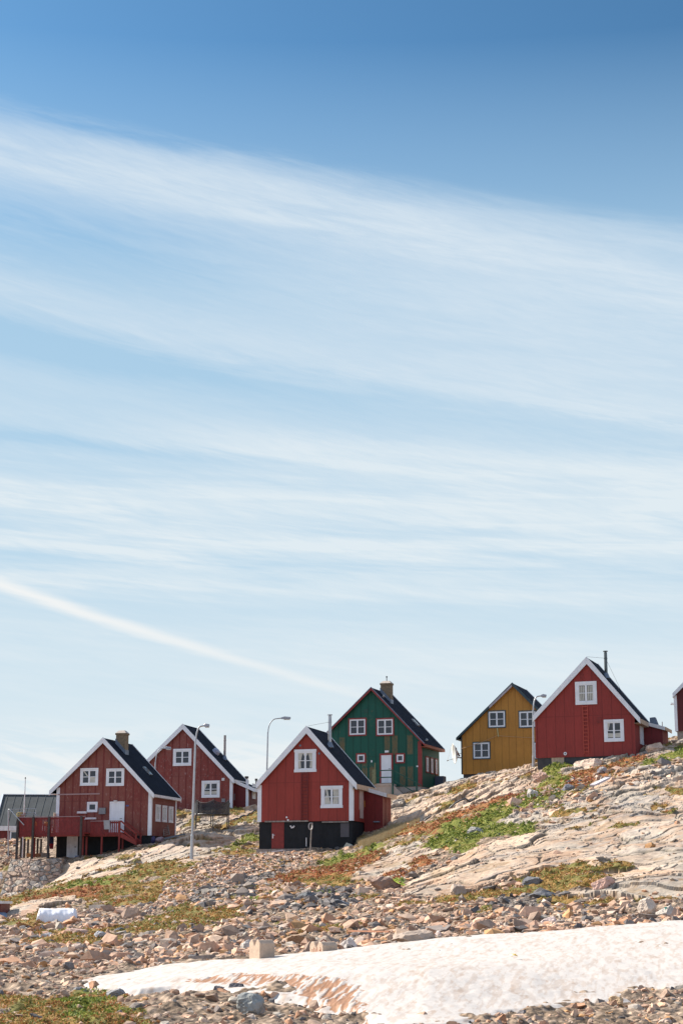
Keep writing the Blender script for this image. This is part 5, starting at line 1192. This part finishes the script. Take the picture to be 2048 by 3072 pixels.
# clothes line frame + flagpole + things on the deck
a0 = at(26, 2426, 125.2); b0 = at(26, 2505, 125.2); root = empty('drying_frame', (b0.x, b0.y, b0.z-2.0)); tag(root, 'metal clothes drying frame leaning over the deck corner', 'drying frame')
m_ = MB(); O_ = root.location
L3 = lambda px, py, Yd: at(px, py, Yd)-O_
m_.tube([L3(26, 2580, 125.2), L3(26, 2428, 125.2)], .045, 8); m_.build('post', STEEL, root)
m_ = MB(); m_.bar(L3(30, 2428, 123.2), L3(73, 2475, 123.0), .07, .05); m_.tube([L3(26, 2428, 125.2), L3(30, 2428, 123.2)], .03, 6); m_.build('brace', STEEL, root)
m_ = MB(); m_.tube([L3(30, 2428, 124.4), L3(108, 2426, 124.4)], .02, 6); m_.tube([L3(108, 2426, 124.4), L3(109, 2450, 124.4)], .02, 6); m_.tube([L3(50, 2435, 124.2), L3(104, 2438, 124.2)], .018, 6); m_.tube([L3(104, 2437, 124.2), L3(112, 2449, 124.2)], .03, 6); m_.tube([L3(60, 2443, 124.2), L3(105, 2444, 124.2)], .015, 6)
m_.build('line_rail', STEEL, root)
root = empty('flagpole', at(68, 2560, 128)); tag(root, 'bare white flagpole standing behind the deck railing', 'flagpole')
m_ = MB(); m_.tube([(0, 0, -.5), (0, 0, at(68, 2336, 128).z-root.location.z)], [.06, .028], 8); m_.build('pole', WHITEWORN, root)
m_ = MB(); z_ = at(68, 2334, 128).z-root.location.z; m_.tube([(0, 0, z_-.04), (0, 0, z_+.06)], [.06, .03], 8); m_.build('knob', DKSTEEL, root)
def blob(name, label, cat, px, py, Yd, w_, h_, m_, group=None, seed=1, dep=None):
    V, Fc = rock_shape(seed, 2, 1.0, 5); V = V/np.abs(V).max(0); p_ = at(px, py, Yd); b = MB(); b.add([(v_[0]*w_/2, v_[1]*(dep or w_)/2, v_[2]*h_/2) for v_ in V], [tuple(f) for f in Fc]); o = b.build(name, m_); o.location = p_; tag(o, label, cat, group); return o
# deck chair with a draped fleece
root = empty('deck_chair', at(152, 2500, 124.9)); tag(root, 'wooden deck chair with cream fleece, its back showing above the railing', 'chair')
zr_ = at(150, 2452, 124.9).z-root.location.z
m_ = MB()
m_.box(-.35, .35, -.3, .3, .38, .43); m_.build('seat', BAREWOOD, root)
m_ = MB(); m_.prism([(.15, .43), (.27, .43), (.36, zr_+.28), (.22, zr_+.33)], -.25, .25, lambda a, b, c: (a, c, b)); m_.build('backrest', mat('cream_fleece', (.62, .45, .32), .95, var=.3, scale=8), root, bevel=.03)
for sx_ in (-.3, .27):
    for sy_ in (-.26, .22): m_ = MB(); m_.box(sx_, sx_+.05, sy_, sy_+.05, 0, .378); m_.build('leg', BAREWOOD, root)
for px, py, c_, lb in ((58, 2443, (.42, .33, .13), 'yellowish coil of rope on the deck rail corner'), (67, 2446, (.36, .22, .20), 'reddish bundle of line beside the flagpole on the deck')):
    p_ = at(px, py, 124.4); b = MB()
    for q in range(3): b.tube([(.16*math.cos(a)+.04*q, .08*math.sin(a)*1.0+.02*q, .14*math.sin(a+q)) for a in [2*math.pi*i/12 for i in range(13)]], .03, 5)
    o = b.build('rope_coil', mat('rope_'+str(px), c_, .9)); o.location = p_; tag(o, lb, 'rope')
for px, py, c_, lb in ((106, 2472, (.75, .28, .02), 'orange fishing float glimpsed through the deck railing'), (139, 2472, (.80, .40, .03), 'yellow fishing float behind the railing near the second post')):
    p_ = at(px, py, 124.0); b = MB(); b.tube([(0, 0, -.16), (0, 0, -.12), (0, 0, 0), (0, 0, .12), (0, 0, .16)], [.03, .11, .15, .11, .03], 10); o = b.build('fishing_float', mat('float_'+str(px), c_, .5), smooth=True); o.location = p_; tag(o, lb, 'float')
# junk by the right wall of the left house
root = empty('sledge', at(495, 2505, 124.8)); tag(root, 'old wooden sledge leaning upright against the weathered house side wall', 'sledge')
m_ = MB(); sl0 = at(492, 2508, 125.2)-root.location; sl1 = at(489, 2468, 125.6)-root.location
m_.bar(sl0, sl1, .05, .07); s2, s3 = at(509, 2504, 125.6)-root.location, at(502, 2468, 126.4)-root.location; m_.bar(s2, s3, .05, .07); m_.build('runner', GREYWOOD, root)
m_ = MB()
for i in range(7): t_ = i/7+.05; m_.bar(sl0.lerp(sl1, t_), s2.lerp(s3, t_), .07, .025)
m_.build('slats', GREYWOOD, root)
blob('rubbish_bag', 'dark blue bag on the ground beside the house foundation', 'bag', 459, 2519, 122.6, .35, .5, mat('blue_bag', (.03, .03, .10), .6), seed=3)
blob('rubbish_bag', 'pinkish grey sack slumped beside the blue bag', 'bag', 483, 2520, 122.8, .8, .45, mat('grey_sack', (.24, .18, .20), .9), seed=8)
p_ = at(515, 2514, 124); b = MB(); b.bar((-.9, 0, -.12), (.9, .6, .30), .16, .12); o = b.build('timber_beam', mat('bluish_beam', (.16, .18, .20), .8)); o.location = p_; tag(o, 'long bluish beam on the ground right of the weathered house', 'beam')
# hose post before the centre house basement
root = empty('hose_post', gpos(930, 2574, 114.2)); tag(root, 'thin crooked post with coiled grey hose before the black basement', 'post')
m_ = MB(); L3 = lambda px, py, Yd=114.3: at(px, py, Yd)-root.location
m_.tube([L3(931, 2576), L3(932, 2530), L3(934, 2490), L3(937, 2468)], .04, 7); m_.build('pole', GREYWOOD, root)
m_ = MB(); c_ = L3(930.5, 2479, 114.2)
for q in range(3): m_.tube([c_+Vector((.12*math.cos(a)+.02*q, -.03*q, .22*math.sin(a))) for a in [2*math.pi*i/16 for i in range(17)]], .022, 5)
m_.build('hose', mat('grey_hose', (.34, .32, .32), .6), root)
# planks, beam and litter lying on the stones
def plank(name, label, cat, p0, p1, w_, h_, m_, lift=.1):
    a = gpos(*p0); c = gpos(*p1); mid = (a+c)/2; mid.z = max(a.z, c.z)*.5+min(a.z, c.z)*.5
    b = MB(); b.bar(a-mid, c-mid, w_, h_); o = b.build(name, m_); o.location = mid+Vector((0, 0, lift)); tag(o, label, cat); return o
plank('plank', 'pale plank lying on stones before the black basement', 'plank', (787, 2562.5), (852, 2562), .5, .07, mat('pale_plank', (.52, .50, .52), .8), .2)
plank('plank', 'silvery plank lying among boulders on the upper right slope', 'plank', (1776, 2374), (1822, 2355), .35, .10, mat('pale_plank2', (.50, .47, .50), .8), .3)
plank('rusty_beam', 'long rusty beam lying on rubble above the snow edge', 'beam', (1045, 2816), (1168, 2824), .05, .05, mat('rust_beam', (.30, .13, .07), .8, var=.3), .25)
plank('plank', 'grey plank lying near the top edge of the snow at left', 'plank', (480, 2888), (640, 2880), .25, .10, GREYWOOD, .12)
def litter(px, py, label, c_, s_=.14):
    p_ = gpos(px, py); b = MB(); rg_ = random.Random(px); vs = [(rg_.uniform(-1, 1)*s_, rg_.uniform(-1, 1)*s_, rg_.uniform(0, 1)*s_*.9) for _ in range(7)]
    b.add(vs, [(0,1,2),(2,3,4),(4,5,6),(0,4,6),(1,3,5)]); o = b.build('litter', mat('litter_'+str(px), c_, .5)); sm_ = o.modifiers.new('t', 'SOLIDIFY'); sm_.thickness = .012
    o.location = p_+Vector((0, 0, .45)); tag(o, label, 'litter'); return o
litter(1542, 2915, 'small yellow and blue scrap of plastic lying on the snow', (.50, .33, .04), .11)
litter(1995, 2776, 'teal scrap of plastic at the upper snow edge', (.03, .30, .27), .12)
# service pipes lying over the rock
def ground_pipe(pts, r_, m_, label):
    P2 = [gpos(*p_) for p_ in pts]; full = []
    for a, c in zip(P2[:-1], P2[1:]):
        for i in range(6):
            q = a.lerp(c, i/6); full.append(Vector((q.x, q.y, float(height(np.array([q.x]), np.array([q.y]))[0])+r_+.05)))
    o_ = full[0].copy(); b = MB(); b.tube([p_-o_ for p_ in full], r_, 7); o = b.build('service_pipe', m_, smooth=True); o.location = o_; tag(o, label, 'pipe', 'service pipes over the rock')
ground_pipe([(1168, 2500), (1225, 2478), (1290, 2450), (1350, 2425), (1440, 2392)], .06, DKSTEEL, 'dark service pipe running up the rock right of the centre house porch')
ground_pipe([(700, 2465), (735, 2452), (772, 2438)], .06, DKSTEEL, 'dark pipe on the rock between trampoline and centre house')
# concrete blocks
def block(px0, pxc, px1, pyt, pyb, Yd, label, name='concrete_block', marks=False, notch=True):
    e = at(pxc, pyb, Yd); wl = (pxc-px0)/F*Yd; wr = (px1-pxc)/F*Yd; h_ = (pyb-pyt)/F*Yd
    rl = R(56)
    la = wl/math.cos(rl); lb = wr/math.sin(rl)
    root = empty(name, e, 0); tag(root, label, 'concrete block', 'concrete blocks at the snow edge')
    dl = Vector((-math.cos(rl), math.sin(rl), 0)); dr = Vector((math.sin(rl), math.cos(rl), 0))
    la = min(la, 1.2); lb = min(lb, 1.6)
    P_ = lambda s_, t_, z_: dl*s_+dr*t_+Vector((0, 0, z_))
    m_ = MB(); c_ = la
    prof = [(0, -.8), (la, -.8), (la, h_-.07), (la-.08, h_)] + ([(la*.68, h_), (la*.5, h_-.16), (la*.32, h_)] if notch else []) + [(.10, h_), (0, h_-.09)]
    m_.prism(prof, 0, lb, lambda a, b, c: tuple(P_(a, c, b))); m_.build('body', mat('block_concrete', (.50, .37, .27), .85, var=.14, scale=6, bump=.5), root, bevel=.015)
    m_ = MB(); m_.tube([P_(la*.5, lb*.3, h_-.12), P_(la*.5, lb*.3, h_+.0), P_(la*.5, lb*.5, h_+.06), P_(la*.5, lb*.7, h_+.0), P_(la*.5, lb*.7, h_-.12)], .02, 6); m_.build('lifting_loop', RUST, root)
    if marks:
        m_ = MB(); rg_ = random.Random(2)
        for i in range(6):
            s0 = la*(.12+.13*i); m_.bar(P_(s0, -.003, .02), P_(s0+rg_.uniform(-.03, .04), -.003, .14+rg_.uniform(-.03, .05)), .022, .004)
        m_.build('red_markings', mat('red_marking', (.62, .22, .12), .7), root)
    return root
block(745, 779.5, 822, 2823, 2878, 47.0, 'tall beige concrete block standing at the edge of the snow')
block(928.5, 968, 1011, 2828, 2862, 48.2, 'low beige concrete block with red marks half sunk in snow', marks=True)
# white tarpaulin covered stack
YT = ground(108, 2768)[1]; print('tarp', YT); pA = at(108, 2768, YT); pB = at(226, 2762, YT); W_ = pB.x-pA.x; h_ = at(108, 2729, YT).z-pA.z+.05
m_ = MB(); nu_, nw_ = 40, 14; vs = []; rg = random.Random(9)
for j in range(nw_+1):
    for i in range(nu_+1):
        s_ = i/nu_; t_ = j/nw_      # t: front bottom -> top -> back bottom
        prof = [(0, -.18), (.04, .55), (.34, 1.0), (1.0, 1.0), (1.25, -.2)]
        q = t_*(len(prof)-1); i0 = min(int(q), len(prof)-2); f = q-i0; yy_ = prof[i0][0]*(1-f)+prof[i0+1][0]*f; zz_ = prof[i0][1]*(1-f)+prof[i0+1][1]*f
        x_ = W_*s_; ins_ = .10*zz_*(1 if s_ < .5 else -1)*(1 if abs(s_-.5) > .44 else 0)
        fold = .018*math.sin(s_*46+zz_*4)*(1-zz_*.8)+.012*math.sin(s_*17-zz_*6)
        vs.append((x_+ins_, yy_*.9+fold, zz_*h_+.008*math.sin(s_*12)*zz_))
fs = [(j*(nu_+1)+i, j*(nu_+1)+i+1, (j+1)*(nu_+1)+i+1, (j+1)*(nu_+1)+i) for j in range(nw_) for i in range(nu_)]
fs += [tuple(j*(nu_+1) for j in range(nw_+1)), tuple(j*(nu_+1)+nu_ for j in range(nw_, -1, -1))]
m_.add(vs, fs); o = m_.build('covered_stack', mat('white_tarpaulin', (.80, .80, .84), .55, var=.03), smooth=True); o.location = pA; tag(o, 'low stack covered by a bright white tarpaulin among the rocks', 'tarpaulin')
# hut cut by the left edge
sh = empty('hut', at(0, 2760, 86)); tag(sh, 'small red hut with blue grey roof cut off by the left edge', 'hut'); L3 = lambda px, py, Yd=86: at(px, py, Yd)-sh.location
m_ = MB(); m_.box(L3(-80, 2700).x, L3(3, 2700).x, .0, 2.5, -.4, L3(0, 2711).z); m_.build('wall', REDBARN, sh)
m_ = MB(); m_.box(L3(-80, 2700).x, L3(7.5, 2700).x, -.15, 2.7, L3(0, 2711).z+.003, L3(0, 2703).z); m_.build('upper_roof', WHITEWORN, sh)
m_ = MB(); z0, z1 = L3(0, 2737).z, L3(31, 2757).z; xx1 = L3(31, 2750).x; xx0 = L3(1, 2750).x
m_.add([(xx0-1.2, -.9, z1), (xx1, -.9, z1), (xx0, .0, z0), (xx0-1.2, .0, z0), (xx1, 1.2, z1), (xx0, 1.2, z0)], [(0,1,2,3),(1,4,5,2)]); o = m_.build('lower_roof', mat('blue_grey_roof', (.10, .16, .26), .5), sh); sm_ = o.modifiers.new('t', 'SOLIDIFY'); sm_.thickness = .04
m_ = MB(); m_.box(xx0-1.2, xx1+.02, -.95, -.91, z1-.09, z1+.01); m_.build('fascia', WHITEWORN, sh)
m_ = MB(); m_.box(xx0-1.2, xx1-.3, -.7, 1.1, -.4, z1-.1); m_.build('lower_wall', REDBARN, sh)
# wooden steps at the left edge
st = empty('wooden_steps', at(-2, 2640, 112)); tag(st, 'weathered wooden steps at the left edge below the stone wall', 'steps')
for i in range(5):
    a = at(-14, 2637-i*4.2, 112+i*.25)-st.location; m_ = MB(); m_.box(a.x, a.x+at(8-i*.6, 2600, 112).x-at(-14, 2600, 112).x, a.y, a.y+.28, a.z, a.z+.05); m_.build('step', WHITEWORN, st)
for xx_ in (0, .42): m_ = MB(); a = at(-14, 2642, 112)-st.location; c = at(-14, 2616, 113.2)-st.location; m_.bar(a+Vector((xx_, .1, -.05)), c+Vector((xx_, .1, -.05)), .05, .15); m_.build('stringer', GREYWOOD, st)
# far roof-top things between the back house and the centre house
for px, pyt, lb, w_ in ((739, 2329, 'thin flue with cap rising behind the faded red house', .10), (768, 2336, 'dark post standing left of the centre house eave', .07)):
    p_ = at(px, 2400, 148); root = empty('flue_post', (p_.x, p_.y, p_.z-1)); tag(root, lb, 'post'); zt2 = at(px, pyt, 148).z-p_.z+1
    m_ = MB(); m_.tube([(0, 0, 0), (0, 0, zt2-.2)], w_, 8); m_.build('pipe', STEEL if w_ > .08 else DKSTEEL, root); m_ = MB(); m_.tube([(0, 0, zt2-.18), (0, 0, zt2)], w_*1.7, 8); m_.build('cap', DKSTEEL, root)
p_ = at(767, 2420, 149); b = MB(); hh_ = at(767, 2385, 149).z-p_.z
root = empty('shed', p_); tag(root, 'small dark shed glimpsed between the faded house and centre house', 'shed')
b.box(-.35, 1.6, 0, 2, -1.5, hh_); b.build('wall', TAR, root); b = MB(); b.prism([(-.45, hh_+.002), (1.7, hh_+.002), (1.7, hh_+.12), (-.45, hh_+.35)], -.1, 2.1, lambda a, b_, c: (a, c, b_)); b.build('roof', FELT, root)
# boulders that can be told apart
STONES = [   # px, py(base), width px, height px, palette colour, label, seed
 (520,3030,58,36,(.46,.33,.24),'rounded buff boulder with a lit left face among the bottom stones',1),
 (742,2852,60,44,(.50,.46,.42),'pale angular boulder left of the tall concrete block',2),
 (912,2838,110,52,(.30,.20,.13),'big brown overhanging boulder behind the two concrete blocks',3),
 (1045,2848,56,42,(.55,.50,.46),'pale boulder right of the low concrete block',4),
 (708,2982,52,36,(.09,.09,.10),'black pointed rock at the lower snow edge',5),
 (742,3040,96,64,(.26,.27,.26),'large grey slab boulder left of the brown snow streaks',6),
 (655,2984,44,30,(.15,.14,.15),'dark rock beside the black pointed rock at the snow edge',7),
 (1811,2666,76,40,(.56,.36,.29),'pink boulder resting on the bedrock at right',8),
 (1634,2692,92,24,(.14,.14,.15),'long black slab lying below the bedrock',9),
 (1600,2655,78,28,(.16,.16,.17),'dark flat slab above the long black slab',10),
 (1943,2742,56,52,(.55,.46,.38),'tall cream boulder near the upper snow edge at right',11),
 (2005,2748,70,36,(.44,.40,.35),'grey rounded boulder right of the tall cream boulder',12),
 (1158,2680,96,54,(.28,.19,.15),'brown boulder tucked under yellow green moss',13),
 (1642,2778,52,34,(.55,.44,.40),'pale pink boulder just above the snow edge',14),
 (1316,2818,46,28,(.58,.48,.44),'light pink stone at the rim of the snow',15),
 (1560,3060,56,34,(.18,.16,.16),'dark rock with pale chip at the bottom of the snow',16),
 (1670,3052,64,20,(.14,.12,.12),'low black rock on the lower snow edge',17),
 (1806,3020,56,26,(.38,.28,.20),'brown flat boulder in the stones at lower right',18),
 (1852,3022,50,36,(.46,.33,.20),'yellowish blocky boulder at lower right snow edge',19),
 (1990,2988,64,28,(.48,.38,.30),'buff boulder lying on the snow near the right edge',20),
 (1996,3020,46,26,(.50,.38,.32),'pinkish stone below the buff boulder on the snow',21),
 (2036,3012,40,24,(.17,.15,.16),'dark stone at the right edge below the snow',22),
 (1598,2396,34,34,(.50,.46,.42),'pale upright boulder on the slope below the ochre house',23),
 (1706,2374,46,28,(.20,.20,.22),'dark grey boulder on the slope below the large red house',24),
 (1805,2323,34,26,(.32,.30,.30),'grey pointed boulder in the rust heather at right',25),
 (1780,2300,108,34,(.52,.40,.32),'long pale boulder against the foundation of the large red house',26),
 (1968,2254,60,30,(.50,.38,.31),'pink boulder below the lean to porch at right',27),
 (1622,2345,52,36,(.52,.34,.26),'pink boulder beside the foot of the street lamp at right',28),
 (1425,2508,70,34,(.30,.28,.26),'grey rough boulder within the green growth on the slope',29),
 (1045,2547,32,20,(.44,.47,.42),'greenish white stone at the corner of the black basement',30),
 (300,2826,42,34,(.40,.40,.42),'bluish grey boulder on the rubble below the tarpaulin',31),
 (225,2812,90,28,(.42,.29,.24),'flat pinkish boulder on the rubble right of the tarpaulin',32),
 (140,2820,52,24,(.50,.46,.44),'long pale boulder on the rubble below the tarpaulin left end',33),
 (360,2806,40,24,(.11,.12,.13),'dark rock in the middle of the left rubble',34),
 (640,2860,54,30,(.32,.31,.31),'grey boulder on the rubble left of the pale angular boulder',35),
 (868,2782,42,26,(.55,.40,.28),'orange tinted boulder in the middle of the rubble',36),
 (832,2768,44,24,(.34,.25,.20),'brown boulder left of the orange tinted boulder',37),
 (236,2982,56,26,(.20,.20,.21),'dark grey rock at the left tip of the snow',38),
 (345,2990,60,26,(.22,.22,.23),'grey rock above the green patch at bottom left',39),
 (1020,2720,60,26,(.15,.16,.18),'slate coloured slab in the dark rubble',40),
 (925,2700,60,26,(.12,.13,.14),'blackish slab rock in the dark rubble patch',41),
 (1250,2832,150,48,(.34,.27,.22),'broad low layered boulder at the snow rim in the middle',42),
 (1370,2690,60,40,(.40,.31,.25),'brownish blocky stone below the bedrock toe',43),
 (490,2935,70,18,(.40,.34,.30),'flat stone along the upper left rim of the snow',44),
]
for px, py, w_, h_, c_, lb, sd_ in STONES:
    x, y = ground(px, py-2); g_ = float(base_h(np.array([x]), np.array([y]))[0])
    W_ = w_/F*y; H_ = h_/F*y; V, Fc = rock_shape(200+sd_, 4, 1.0, 13, .45, .85)
    nz_ = vnoise(V[:, 0]*3.1+sd_*7, V[:, 1]*3.1+V[:, 2]*2.3+sd_); V = V*(1+(nz_-.5)[:, None]*.16); nz_ = vnoise(V[:, 0]*9+sd_*3, V[:, 2]*9+V[:, 1]*5); V = V*(1+(nz_-.5)[:, None]*.05)
    V = V/np.abs(V).max(0); V[:, 2] = V[:, 2]*.62+.30
    b = MB(); b.add([(v_[0]*W_/2, v_[1]*W_*.42, v_[2]*H_) for v_ in V], [tuple(f) for f in Fc]); nm = 'boulder'
    mname = 'boulder_stone_%02d%02d%02d' % tuple(int(q*100) for q in c_)
    o = b.build(nm, mat(mname, c_, .85, var=.28, scale=2.2, bump=.8, bscale=14, spec=.25)); o.location = (x, y+W_*.35, g_-.02); tag(o, lb, 'boulder', 'boulders on the slope')
    o.rotation_euler = (0, 0, 0)
# ------------------------------------------------------------------ end
